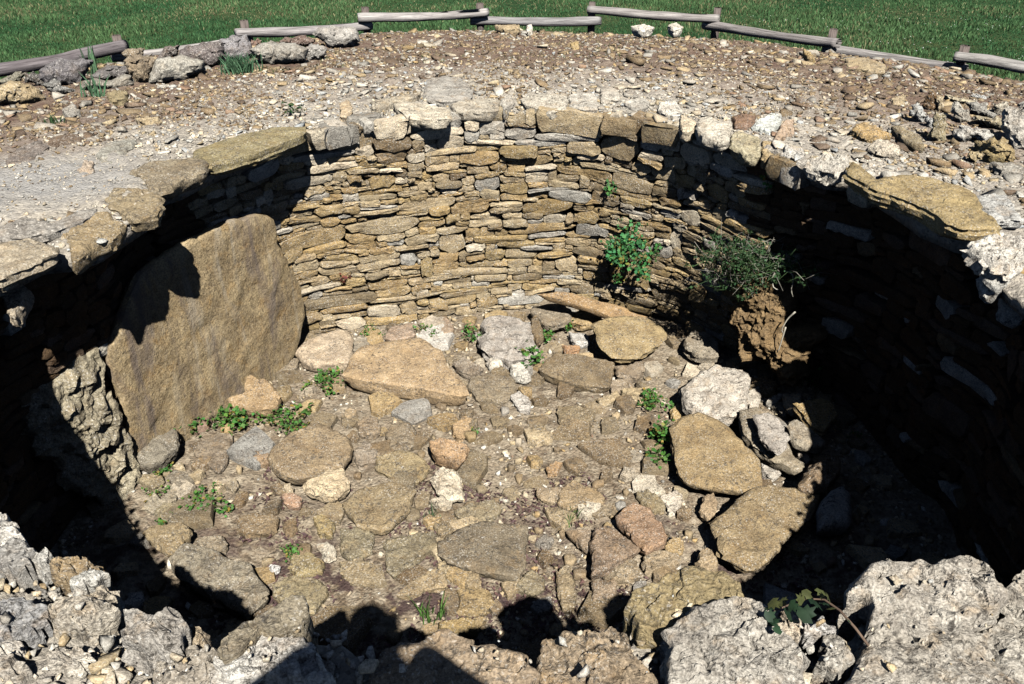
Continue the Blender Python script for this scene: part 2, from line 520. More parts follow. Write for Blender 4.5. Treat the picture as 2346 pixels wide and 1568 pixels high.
T = dict(shade_dark=(.085, .055, .032), ochre=(.40, .295, .155), tan=(.46, .37, .235), cream=(.62, .54, .41), grey=(.36, .34, .30), brown=(.24, .18, .11),  # first tint holds the painted shade of the side walls
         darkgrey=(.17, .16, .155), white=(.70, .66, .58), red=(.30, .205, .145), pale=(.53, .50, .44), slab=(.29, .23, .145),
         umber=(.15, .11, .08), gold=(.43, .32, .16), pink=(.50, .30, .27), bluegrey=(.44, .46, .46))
def var(t, a=.12, rng=RNG):
    t = np.array(T[t] if isinstance(t, str) else t)
    return np.clip(t * (1 + rng.uniform(-a, a)) * (1 + rng.uniform(-a * .2, a * .2) * np.array([1, .1, -1])), .01, .85)

# ------------------------------------------------------------------ the chamber's plan
RIM_PX = [(-60, 690), (0, 637), (70, 605), (135, 572), (200, 570), (265, 548), (330, 505), (385, 470), (370, 440), (440, 415), (520, 375),
          (600, 345), (690, 305), (780, 290), (870, 285), (960, 275), (1050, 262), (1150, 262), (1250, 258), (1350, 258), (1450, 275),
          (1560, 292), (1660, 315), (1740, 345), (1800, 372), (1870, 395), (1940, 400), (2000, 440), (2080, 495), (2160, 528), (2240, 545),
          (2230, 600), (2290, 650), (2370, 720), (2470, 860), (2500, 1010), (2450, 1200),
          (2345, 1325), (2290, 1360), (2206, 1305), (2048, 1318), (1961, 1340), (1920, 1420), (1780, 1460), (1700, 1400), (1580, 1345),
          (1500, 1375), (1446, 1420), (1400, 1470), (1326, 1475), (1263, 1500), (1235, 1545), (1190, 1510), (1100, 1480), (1000, 1480), (900, 1500),
          (800, 1430), (690, 1410), (620, 1440), (540, 1478), (460, 1470), (400, 1440), (290, 1425), (250, 1350), (130, 1310), (60, 1255), (0, 1200),
          (-60, 1090), (-110, 960), (-100, 800)]
rp = np.array([onz(x, y, 0)[:2] for x, y in RIM_PX])
_ph = np.arctan2(rp[:, 0] - CX, rp[:, 1] - CY)
_r = np.hypot(rp[:, 0] - CX, rp[:, 1] - CY)
_o = np.argsort(_ph)
_phs = np.concatenate([_ph[_o] - 2 * math.pi, _ph[_o], _ph[_o] + 2 * math.pi]); _rs = np.tile(_r[_o], 3)
def r_rim(phi): return np.interp(phi, _phs, _rs)
BASE_PX = [(120, 1230), (300, 1085), (420, 960), (560, 870), (685, 772), (780, 755), (900, 742), (1010, 728), (1150, 712), (1290, 700), (1400, 705), (1500, 722),
           (1580, 742), (1660, 800), (1850, 880), (1960, 960), (2080, 1120)]
bp_ = np.array([onz(x, y, ZF)[:2] for x, y in BASE_PX])
_pb = np.arctan2(bp_[:, 0] - CX, bp_[:, 1] - CY); _rb = np.hypot(bp_[:, 0] - CX, bp_[:, 1] - CY)
_pb = np.concatenate([[-math.pi - .01], _pb, [math.pi + .01]]); _rb = np.concatenate([[2.6], _rb, [2.6]])
_pgrid = np.linspace(-math.pi, math.pi, 721)
_rsm = r_rim(_pgrid)
for _ in range(60): _rsm = (_rsm + np.roll(_rsm, 1) + np.roll(_rsm, -1)) / 3
_rbm = np.interp(_pgrid, _pb, _rb)
for _ in range(60): _rbm = (_rbm + np.roll(_rbm, 1) + np.roll(_rbm, -1)) / 3
print('rim r', [round(float(x), 2) for x in _rsm[::60]], 'base', [round(float(x), 2) for x in _rbm[::60]])
def wall_r(phi, z):
    u = np.clip((z - ZF) / -ZF, 0, 1)
    phi = (np.asarray(phi) + math.pi) % (2 * math.pi) - math.pi
    ov = np.where(phi < 0, .34 * np.clip((-phi - .55) / .5, 0, 1), .36 * np.clip((phi - .80) / .5, 0, 1))
    top = np.interp(phi, _pgrid, _rsm) + .05 + ov
    base = np.maximum(np.interp(phi, _pgrid, _rbm), top - .04)
    return base + (top - base) * u ** (1.4 - .9 * np.clip(1.6 - np.abs(phi - .62) / .4, 0, 1))
def wall_p(phi, z, off=0.):
    r = wall_r(phi, z) - off
    return np.stack([CX + np.sin(phi) * r, CY + np.cos(phi) * r, np.broadcast_to(z, np.shape(r))], -1)

def z_top(x, y):
    x = np.asarray(x) - CX; y = np.asarray(y) - CY
    r = np.hypot(x, y)
    r = r * (1 + .13 * x * x / (r * r + .01))
    return -.80 * (np.clip(r - 3.0, 0, 6.6) / 6.0) ** 2.4
def top_disp(x, y):
    P = np.stack([x, y, np.zeros_like(x)], -1)
    d = fbm(P, 1.1, 4, 3) * .035 + fbm(P, 7, 3, 8) * .012
    return d
def ground_top(x, y): return z_top(x, y) + top_disp(x, y)

# ------------------------------------------------------------------ setting: field, cairn top, floor, earth behind the wall
NPHI, NR = 760, 170
phis = np.linspace(-math.pi, math.pi, NPHI, endpoint=False)
tt = np.linspace(0, 1, NR) ** 1.35
PH, TT = np.meshgrid(phis, tt, indexing='ij')
rin = r_rim(phis)[:, None] + .06
RR = rin + (9.6 - rin) * TT
X, Y = CX + np.sin(PH) * RR, CY + np.cos(PH) * RR
Z = ground_top(X, Y) + fbm(np.stack([X, Y, X * 0], -1), 24, 2, 31) * .009
edge = np.clip((RR - 8.6) / .9, 0, 1)
Z = Z * (1 - edge) + (FIELD_Z - .12) * edge
Z = Z - .02 * np.exp(-((RR - rin) / .05) ** 2)
V = np.stack([X, Y, Z], -1).reshape(-1, 3)
sk = np.stack([CX + np.sin(phis) * (rin[:, 0] + .04), CY + np.cos(phis) * (rin[:, 0] + .04), np.full(NPHI, -.13)], -1)
wr_ = np.maximum(wall_r(phis, -.1) + .14, rin[:, 0] + .08)
sk2 = np.stack([CX + np.sin(phis) * wr_, CY + np.cos(phis) * wr_, np.full(NPHI, -.11)], -1)
V = np.vstack([V, sk, sk2])
i, j = np.meshgrid(np.arange(NPHI), np.arange(NR - 1), indexing='ij')
i2 = (i + 1) % NPHI
F = np.stack([i * NR + j, i * NR + j + 1, i2 * NR + j + 1, i2 * NR + j], -1).reshape(-1, 4)
i = np.arange(NPHI); i2 = (i + 1) % NPHI
F2 = np.stack([NPHI * NR + i, i * NR, i2 * NR, NPHI * NR + i2], -1)
F3 = np.stack([NPHI * NR + NPHI + i, NPHI * NR + i, NPHI * NR + i2, NPHI * NR + NPHI + i2], -1)
F = np.vstack([F, F2, F3])
cairn = link('cairn_ground', mesh_np('cairn_ground', V, F.ravel(), np.full(len(F), 4), None, True), M_TOP)
tag(cairn, 'flat top of the stone cairn around the open chamber, strewn with limestone rubble', kind='structure')

def disc(name, z, r0, r1, mat, n=96):
    V, F = [], []
    rs = [r0, 12, 16, 24, 60, 300, r1]
    for r in rs:
        for k in range(n):
            a = 2 * math.pi * k / n
            x, y = CX + math.sin(a) * r, CY + math.cos(a) * r
            V.append((x, y, z + (0.12 * math.sin(x * .31) * math.sin(y * .23 + 1) if r > 20 else 0)))
    for q in range(len(rs) - 1):
        for k in range(n):
            k2 = (k + 1) % n
            F += [q * n + k, (q + 1) * n + k, (q + 1) * n + k2, q * n + k2]
    return link(name, mesh_np(name, V, F, [4] * (len(F) // 4), None, True), mat)
field = disc('field', FIELD_Z, 8.2, 1500, M_FIELD)
tag(field, 'grassy field around the cairn beyond the wooden fence', kind='structure')

gx = np.arange(-3.3, 3.5, .022); gy = np.arange(.6, 7.2, .022)
GX, GY = np.meshgrid(gx, gy, indexing='ij')
def floor_disp(x, y):
    P = np.stack([x, y, np.zeros_like(x)], -1)
    return fbm(P, 1.3, 3, 51) * .022 + fbm(P, 9, 3, 55) * .011
GZ = ZF + floor_disp(GX, GY) + fbm(np.stack([GX, GY, GX * 0], -1), 30, 2, 59) * .006
V = np.stack([GX, GY, GZ], -1).reshape(-1, 3)
i, j = np.meshgrid(np.arange(len(gx) - 1), np.arange(len(gy) - 1), indexing='ij'); n = len(gy)
F = np.stack([i * n + j, (i + 1) * n + j, (i + 1) * n + j + 1, i * n + j + 1], -1).reshape(-1, 4)
floor = link('floor', mesh_np('floor', V, F.ravel(), np.full(len(F), 4), None, True), M_FLOOR)
tag(floor, 'earthen floor of the chamber set with flat stones and grit', kind='structure')

# the round dry stone wall: packed earth behind, every stone in front of it
wall = link('dry_stone_wall', None, None, None, (CX, CY, 0))
tag(wall, 'curved dry stone wall of thin ochre limestone pieces lining the round chamber', 'wall')
WOFF = np.array([CX, CY, 0.])
zz = np.linspace(ZF - .1, -.03, 16)
PHs, ZZs = np.meshgrid(np.linspace(-math.pi, math.pi, 240, endpoint=False), zz, indexing='ij')
V = wall_p(PHs, ZZs, -.11).reshape(-1, 3) - WOFF
i, j = np.meshgrid(np.arange(240), np.arange(15), indexing='ij'); i2 = (i + 1) % 240
F = np.stack([i * 16 + j, i * 16 + j + 1, i2 * 16 + j + 1, i2 * 16 + j], -1).reshape(-1, 4)
link('earth_core', mesh_np('earth_core', V, F.ravel(), np.full(len(F), 4), None, True), M_CORE, wall)

def wall_stones():
    """irregular courses: always fill the lowest gap of the skyline"""
    R0, ds = 2.45, .02
    n = int(2 * math.pi * R0 / ds)
    H = np.zeros(n) + RNG.uniform(0, .015, n)
    top = -ZF - .02
    res = []
    H[:] = 0
    while True:
        k = int(np.argmin(H)); h0 = H[k]
        if h0 > top - .03: break
        tol = RNG.choice([.012, .03, .04])
        a = k
        while a > 0 and abs(H[a - 1] - h0) < tol: a -= 1
        b = k
        while b < n - 1 and abs(H[b + 1] - h0) < tol: b += 1
        seg = (b - a + 1)
        up = h0 / top
        big = .92 + .9 * max(0, up - .80) / .20
        w = int(np.clip(RNG.lognormal(math.log(.215 * big), .58), .06, .62) / ds)
        h = float(np.clip(RNG.lognormal(math.log(.061 * big), .48), .026, .18))
        if w * ds < h * 1.9 and RNG.random() < .8: h = max(.03, w * ds / 1.9)
        if seg <= w + 2: w = seg
        if seg < 4:
            lo = min(H[a - 1] if a > 0 else 9, H[b + 1] if b < n - 1 else 9)
            h = max(.02, min(.09, lo - h0))
        s0 = int(np.clip(k - RNG.integers(0, w + 1), a, b - w + 1))
        base = H[s0:s0 + w].mean()
        h = min(h, top + .03 - base)
        tp = base + h
        if tp <= H[s0:s0 + w].max() + .01: tp = H[s0:s0 + w].max() + .016
        if s0 > 0 and abs(H[s0 - 1] - tp) < .014 and RNG.random() < .4: tp = H[s0 - 1]
        res.append(((s0 + w / 2) * ds, (base + tp) / 2, w * ds, tp - base))
        H[s0:s0 + w] = tp
    out = []
    for s, hz, w, h in res:
        if h < .018: continue
        phi = s / R0 - math.pi
        if abs(phi) > .72:
            over = hz + h / 2 - (-ZF - .10)
            if over > 0: h -= over; hz -= over / 2
            if h < .03: continue
        z = ZF + hz + .035 * math.sin(math.pi * hz / -ZF) * float(fbm(np.array([[s * 1.1, hz * 1.2, 0]]), 1, 2, 63)[0])
        out.append((phi, z, w * wall_r(phi, z) / R0, h))
    return out

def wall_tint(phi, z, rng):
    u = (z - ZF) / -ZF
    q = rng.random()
    if phi > .82 or phi < -1.0:          # side walls: their shade is put into the stone colour
        t = 'shade_dark' if q < .74 else 'umber' if q < .93 else 'brown' if q < .965 else 'pale'
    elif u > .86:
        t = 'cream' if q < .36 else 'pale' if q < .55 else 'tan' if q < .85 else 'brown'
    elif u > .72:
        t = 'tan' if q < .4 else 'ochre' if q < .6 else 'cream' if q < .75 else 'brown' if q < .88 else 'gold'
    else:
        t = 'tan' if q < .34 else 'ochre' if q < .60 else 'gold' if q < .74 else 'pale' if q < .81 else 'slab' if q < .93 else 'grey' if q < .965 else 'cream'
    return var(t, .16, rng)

NW = 16
a_ = np.arange(NW) / NW * 2 * math.pi
def wall_stone(phi, z, w, h):
    c, s = np.cos(a_), np.sin(a_)
    e = RNG.uniform(.36, .78)
    u = np.sign(c) * np.abs(c) ** e * w * .5
    v = np.sign(s) * np.abs(s) ** (e * RNG.uniform(.9, 1.5)) * h * .5
    # uneven edges, taper towards one end
    v = v * (1 + RNG.uniform(-.34, .34) * u / w) + RNG.uniform(-.11, .11, NW) * h
    u = u * (1 + RNG.uniform(-.10, .10) * v / h) + RNG.uniform(-.03, .03, NW) * min(w, .15)
    u *= 1.02; v *= 1.06
    tilt = RNG.normal(0, .06)
    u, v = u + 0, v + tilt * u
    prot = RNG.normal(0, .012) + (.02 if z > -.32 else 0)
    dep = RNG.uniform(.10, .16)
    bul = RNG.uniform(.008, .022)
    def lay(sc, off):
        uu = u * sc + 0; vv = v * sc
        ph = phi + uu / wall_r(phi, z)
        return wall_p(ph, z + vv, off)
    k1, k2 = RNG.uniform(-.12, .12) , RNG.uniform(-.05, .05)
    def face(sc, off):
        return lay(sc, off + prot + k1 * v * sc + k2 * u * sc + RNG.uniform(-.5, .5, NW) * .006)
    L = [lay(.9, -dep), face(1.0, -.010), face(.955, bul * .75), face(.6, bul)]
    V = np.vstack(L + [wall_p(np.array([phi]), z, -dep), wall_p(np.array([phi]), z, bul + prot + RNG.uniform(-.004, .006))])
    V[NW:4 * NW] += RNG.uniform(-.0035, .0035, (3 * NW, 3))
    f, cnt = topo(NW, 4)
    return V - WOFF, f, cnt

st = wall_stones()
items = []
for (phi, z, w, h) in st:
    p = wall_p(phi, z)
    nx, ny = -math.sin(phi), -math.cos(phi)
    x, y, d = project(p)
    vd = EYE - p; vd /= np.linalg.norm(vd)
    facing = vd[0] * nx + vd[1] * ny
    lit = 1.0 if (600 < x < 1700) else .25
    vis = 0 if (x < -20 or x > 2366 or y > 1500 or facing < .05) else w * h / d ** 2 * facing * lit
    # behind the upright slab or under the near rim: not seen
    if x < 600 and y > 560: vis *= .01
    items.append((vis, phi, z, w, h))
items.sort(key=lambda t: -t[0])
rest = Batch(); rest2 = Batch()
for q, (vis, phi, z, w, h) in enumerate(items):
    V, f, c = wall_stone(phi, z, w, h)
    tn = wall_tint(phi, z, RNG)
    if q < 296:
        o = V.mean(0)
        link('stone', mesh_np('stone', V - o, f, c, tn, True, 38), M_WALL if -1.0 < phi < .82 else M_EARTH_SHADE, wall, o)
    else:
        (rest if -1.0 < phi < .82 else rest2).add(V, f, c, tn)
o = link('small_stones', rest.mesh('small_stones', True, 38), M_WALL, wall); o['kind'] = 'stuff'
o = link('shade_toned_stones', rest2.mesh('shade_toned_stones', True, 38), M_EARTH_SHADE, wall); o['kind'] = 'stuff'; o['label'] = 'stones in the sides of the chamber, coloured dark to imitate shade'
print('wall stones', len(items))
# ------------------------------------------------------------------ stones traced one by one
UP = np.array([0, 0, 1.0])
FLOOR_POLYS, TOP_POLYS = [], []

def put(name, V, f, c, tint, mat, parent=None, label=None, cat=None, group=None, smooth=True):
    base = V.mean(0); base[2] = V[:, 2].min()
    o = link(name, mesh_np(name, V - base, f, c, tint, smooth, 30), mat, parent, base)
    if label: tag(o, label, cat, group or GROUPS.get(name))
    return o
GROUPS = {'slab': 'loose slabs on the chamber floor', 'rock': 'loose rocks on the chamber floor', 'rim_slab': 'slabs along the rim', 'rim_block': 'blocks along the rim', 'rim_rock': 'rocks of the near rim', 'boulder': 'boulders on the banks of the cairn', 'upright_slab': 'upright slabs lining the left side'}

def tilted(ax, ay):
    n = np.array([ax, ay, 1.0]); return n / np.linalg.norm(n)

def flat_on_floor(cd, pts, tint, front=.035, back=.06, z=0.0, tilt=(0, 0), label=None, rough=.007, jag=.010, boulder=False, mat=None, name='slab', cat='stone', strata=0, seed=[100]):
    seed[0] += 1
    tint = tint if isinstance(tint, str) else tuple(np.array(tint) * [.94, .95, .98])
    P = crop(cd, pts)
    zc = ZF + z
    c = np.mean([onz(x, y, zc) for x, y in P], 0)
    n = tilted(*tilt)
    W = np.array([onplane(x, y, c, n) for x, y in P])
    FLOOR_POLYS.append(W[:, :2])
    V, f, cc = rock(W, n, front, back, rough, jag, 44, boulder, seed[0], 9, strata)
    if label: return put(name, V, f, cc, var(tint, .06), mat or M_SLAB, None, label, cat)
    return put('paving_stone', V, f, cc, var(tint, .08), mat or M_SLAB, floor)

ff = flat_on_floor
# loose slabs and rocks lying on the floor (things), by what sets them apart
ff('E', [(15,840),(50,790),(90,700),(130,660),(260,640),(480,605),(540,640),(630,700),(660,780),(700,820),(790,935),(790,960),(740,970),(620,950),(480,915),(360,905),(150,880)], (.47,.34,.20), .03, .16, .12, (.02,-.06), 'largest pale tan slab lying on the floor with a thick shaded front edge')
ff('P', [(673,812),(699,789),(733,774),(779,760),(805,768),(810,800),(802,838),(770,838),(718,842),(690,825)], (.56,.45,.32), .04, .12, .08, (0,-.05), 'pinkish cream slab at the foot of the wall beside the large upright stone')
ff('E', [(840,600),(900,585),(850,520),(900,480),(1000,470),(1100,490),(1170,520),(1190,640),(1230,690),(1160,735),(1060,760),(900,700),(850,640)], (.43,.39,.34), .03, .14, .10, (0,-.08), 'rough purplish grey pitted slab with a broken shaded front edge near the wall', .02, .015)
ff('E', [(1170,510),(1200,480),(1240,560),(1250,620),(1200,640),(1170,590)], 'brown', .05, .08, .08, (0,0), 'small upright brown block standing against the pitted grey slab')
ff('E', [(1160,440),(1250,375),(1350,385),(1420,450),(1410,500),(1350,530),(1250,530),(1200,480)], (.30,.25,.18), .03, .09, .10, (0,-.05), 'flat brown slab under the long leaning plank of stone')
ff('E', [(1210,345),(1340,325),(1400,330),(1600,385),(1750,420),(1780,450),(1880,480),(1800,490),(1690,497),(1560,440),(1430,400),(1330,370)], (.40,.27,.14), .03, .06, .26, (.10,-.35), 'long narrow orange brown slab leaning at the foot of the wall')
ff('E', [(1400,510),(1450,450),(1520,440),(1600,480),(1590,510),(1480,535)], 'ochre', .03, .08, .06, (0,0), 'small ochre slab with white specks beneath the leaning plank of stone')
ff('E', [(1540,530),(1640,480),(1760,470),(1880,490),(1990,560),(2000,600),(1950,650),(1800,735),(1650,725),(1590,640)], (.38,.29,.155), .03, .08, .19, (.10,-.16), 'thick rounded ochre slab tilted up near the shaded corner, casting a dark shadow', strata=.03)
ff('E', [(1200,800),(1300,710),(1450,710),(1600,740),(1680,750),(1670,830),(1640,920),(1500,905),(1330,870)], (.25,.19,.115), .03, .10, .07, (0,-.06), 'flat dark brown rectangular slab in front of the thick rounded ochre one')
ff('E', [(890,760),(930,725),(1000,760),(980,795),(920,790)], 'white', .05, .05, .03, (0,0), 'small white stone below the pitted grey slab', boulder=True, mat=M_PALE, name='rock')
ff('E', [(1050,790),(1110,780),(1180,860),(1120,875),(1055,855)], 'white', .05, .06, .04, (0,0), 'white angular stone beneath the bright green sprig in the floor', mat=M_PALE, name='rock')
ff('E', [(540,1240),(650,1230),(790,1270),(790,1300),(710,1380),(600,1320),(550,1290)], (.46,.31,.18), .03, .12, .12, (0,-.1), 'orange topped wedge of stone with a steep dark front in mid floor', name='rock')
ff('H', [(600,230),(665,175),(740,190),(790,240),(810,380),(720,375),(640,340)], (.66,.58,.44), .035, .05, .05, (0,0), 'cream knobbly plate of stone like a sherd lying in purple leaf litter', .016, mat=M_PALE)
ff('H', [(580,385),(680,360),(730,400),(690,440),(620,410)], (.62,.54,.41), .03, .05, .03, (0,0), 'small smooth cream stone touching the knobbly cream plate', mat=M_PALE, name='rock')
ff('P', [(700,1115),(755,1087),(790,1084),(801,1100),(797,1125),(770,1145),(735,1143),(703,1130)], (.66,.54,.36), .045, .08, .08, (0,-.05), 'thick pale yellow cream rock below the broad brown slab', mat=M_PALE, name='rock')
ff('P', [(617,1055),(628,1029),(673,995),(722,972),(760,985),(806,1012),(806,1050),(780,1078),(740,1078),(715,1090),(690,1105),(650,1095),(625,1070)], (.33,.25,.155), .035, .10, .10, (0,-.05), 'broad brown slab with ragged front edge left of mid floor')
ff('D', [(1390,990),(1500,950),(1510,860),(1560,840),(1680,900),(1725,970),(1690,1040),(1600,1055),(1440,1040)], (.48,.34,.19), .04, .12, .12, (-.05,-.25), 'pointed tan rock propped up beside the large upright stone', name='rock')
ff('D', [(830,1360),(950,1230),(1080,1170),(1100,1230),(1080,1310),(940,1420),(860,1400)], (.26,.23,.175), .05, .12, .12, (.15,-.3), 'grey brown rock resting against the foot of the large upright stone', name='rock')
ff('F', [(0,930),(100,850),(200,780),(300,800),(420,840),(430,900),(400,1040),(340,1100),(250,1100),(120,1070),(20,1010)], (.60,.55,.47), .05, .16, .16, (0,-.12), 'big pale grey pitted rock with a bluish shaded face on the right of the floor', .02, mat=M_PALE, name='rock')
ff('F', [(20,640),(60,580),(170,590),(240,650),(240,730),(130,740),(30,690)], (.36,.31,.23), .05, .10, .10, (0,-.1), 'rounded layered grey brown stone below the shaded gap in the wall', boulder=False, name='rock', strata=.025)
ff('F', [(30,520),(80,480),(160,530),(160,570),(100,590),(40,560)], (.42,.30,.15), .05, .08, .08, (0,0), 'small ochre rock at the shadow edge under the bush', name='rock')
ff('P', [(1532,985),(1560,960),(1600,948),(1640,965),(1670,985),(1700,1020),(1740,1060),(1745,1120),(1720,1135),(1650,1125),(1570,1110),(1555,1090),(1545,1050)], (.37,.275,.15), .03, .08, .15, (.03,-.12), 'biggest thick ochre slab on the right of the floor, propped above its shadow')
ff('I', [(200,540),(330,420),(420,340),(480,300),(600,285),(750,310),(915,345),(880,430),(850,500),(700,610),(570,790),(470,830),(350,790),(260,730),(240,630)], (.34,.26,.15), .03, .08, .13, (.03,-.08), 'broad coarse ochre slab sprinkled with white chips, half in the near shadow', .013)
ff('I', [(890,440),(960,330),(1060,285),(1110,350),(1110,450),(1120,540),(900,575)], (.56,.53,.47), .07, .12, .14, (0,-.1), 'pale lichened rock with white patches at the edge of the dark shadow', boulder=True, mat=M_PALE, name='rock')
ff('F', [(360,1060),(470,1040),(520,1080),(640,1230),(700,1350),(770,1390),(740,1440),(600,1370),(510,1330),(440,1260),(380,1190)], (.33,.28,.2), .03, .09, .14, (.1,-.1), 'long grey brown slab slanting beneath the oval grey one')
ff('F', [(440,1090),(520,1070),(600,1110),(670,1230),(640,1300),(590,1320),(500,1250)], (.43,.39,.34), .03, .04, .24, (.1,-.1), 'oval grey slab lying on top of the long slanting one')
ff('F', [(690,1020),(850,985),(920,1010),(965,1090),(870,1200),(800,1160),(740,1080)], (.40,.29,.14), .04, .09, .20, (.12,-.15), 'ochre slab with ragged edge in the heap on the right at the shadow edge', strata=.02)
ff('F', [(640,1150),(700,1110),(800,1160),(890,1260),(830,1290),(700,1250)], (.38,.33,.25), .03, .08, .15, (.12,-.1), 'grey tan slab wedged between the oval grey and ragged ochre slabs')
ff('F', [(730,1510),(780,1420),(850,1370),(960,1330),(965,1450),(870,1560),(780,1575)], (.27,.20,.13), .05, .12, .16, (.35,-.2), 'dark brown rough rock leaning right at the edge of the black shadow', .022, name='rock')
ff('F', [(630,960),(740,960),(740,1040),(690,1050),(640,1000)], (.60,.48,.32), .03, .08, .12, (0,0), 'cream peach stone behind the ragged ochre slab', mat=M_PALE, name='rock')
ff('I', [(120,460),(160,350),(220,340),(235,430),(190,530)], (.43,.32,.2), .035, .06, .05, (0,0), 'small upright tan stone left of the broad coarse ochre slab')
ff('I', [(100,800),(130,710),(200,710),(245,790),(200,890),(140,870)], (.38,.29,.18), .035, .07, .06, (0,0), 'tan stone wedged left of the lower tip of the coarse ochre slab')
ff('G', [(1100,760),(1160,690),(1230,660),(1400,700),(1500,755),(1640,790),(1690,880),(1770,990),(1660,1055),(1620,1135),(1400,1010),(1180,900)], (.31,.27,.20), .03, .12, .10, (0,-.02), 'big grey pitted slab partly in the shadow of the near left rim', .014)
ff('G', [(940,600),(1010,550),(1200,540),(1260,580),(1190,680),(1150,720),(1050,690)], (.36,.28,.165), .03, .08, .08, (0,0), 'tan slab just beyond the big grey pitted slab at the shadow edge')
ff('G', [(2075,680),(2140,655),(2200,700),(2205,770),(2130,785)], (.66,.60,.48), .03, .03, .02, (0,0), 'small oval cream stone lying alone in the purple leaf litter', mat=M_PALE, name='rock')
ff('G', [(1755,820),(1780,805),(1825,820),(1820,840),(1780,842)], (.78,.75,.70), .03, .03, .01, (0,0), 'tiny bright white pebble beside the big grey pitted slab', mat=M_PALE, name='pebble')
ff('H', [(640,650),(780,570),(940,515),(1080,535),(1230,545),(1220,640),(1200,780),(1165,895),(1000,850),(830,800),(720,780),(645,740)], (.24,.20,.14), .025, .08, .06, (0,0), 'large dark grey brown flat slab in the near part of the floor')
ff('H', [(1800,470),(1900,400),(2020,440),(2100,560),(2140,620),(2100,680),(1980,720),(1920,640),(1860,560),(1800,520)], (.36,.24,.155), .035, .08, .08, (0,-.03), 'reddish brown slab right of the triangular one, its edge in shadow')
ff('H', [(1655,560),(1750,550),(1960,700),(1870,750),(1700,850),(1640,865)], (.31,.23,.16), .03, .08, .08, (.08,0), 'triangular brown slab with a straight shadowed left edge')
ff('H', [(1480,590),(1630,580),(1640,720),(1560,670)], (.33,.25,.17), .03, .05, .04, (0,0), 'small pointed brown slab left of the triangular one')
ff('H', [(15,400),(120,300),(370,265),(510,310),(450,440),(290,575),(130,545),(50,450)], (.32,.25,.15), .025, .07, .07, (0,-.02), 'large five sided tan brown slab in front of the cream rock')
ff('H', [(640,1190),(820,1145),(890,1170),(900,1235),(700,1262)], (.42,.31,.15), .03, .08, .06, (0,-.05), 'yellow ochre stone against the near rim beside the grass sprig', name='rock')
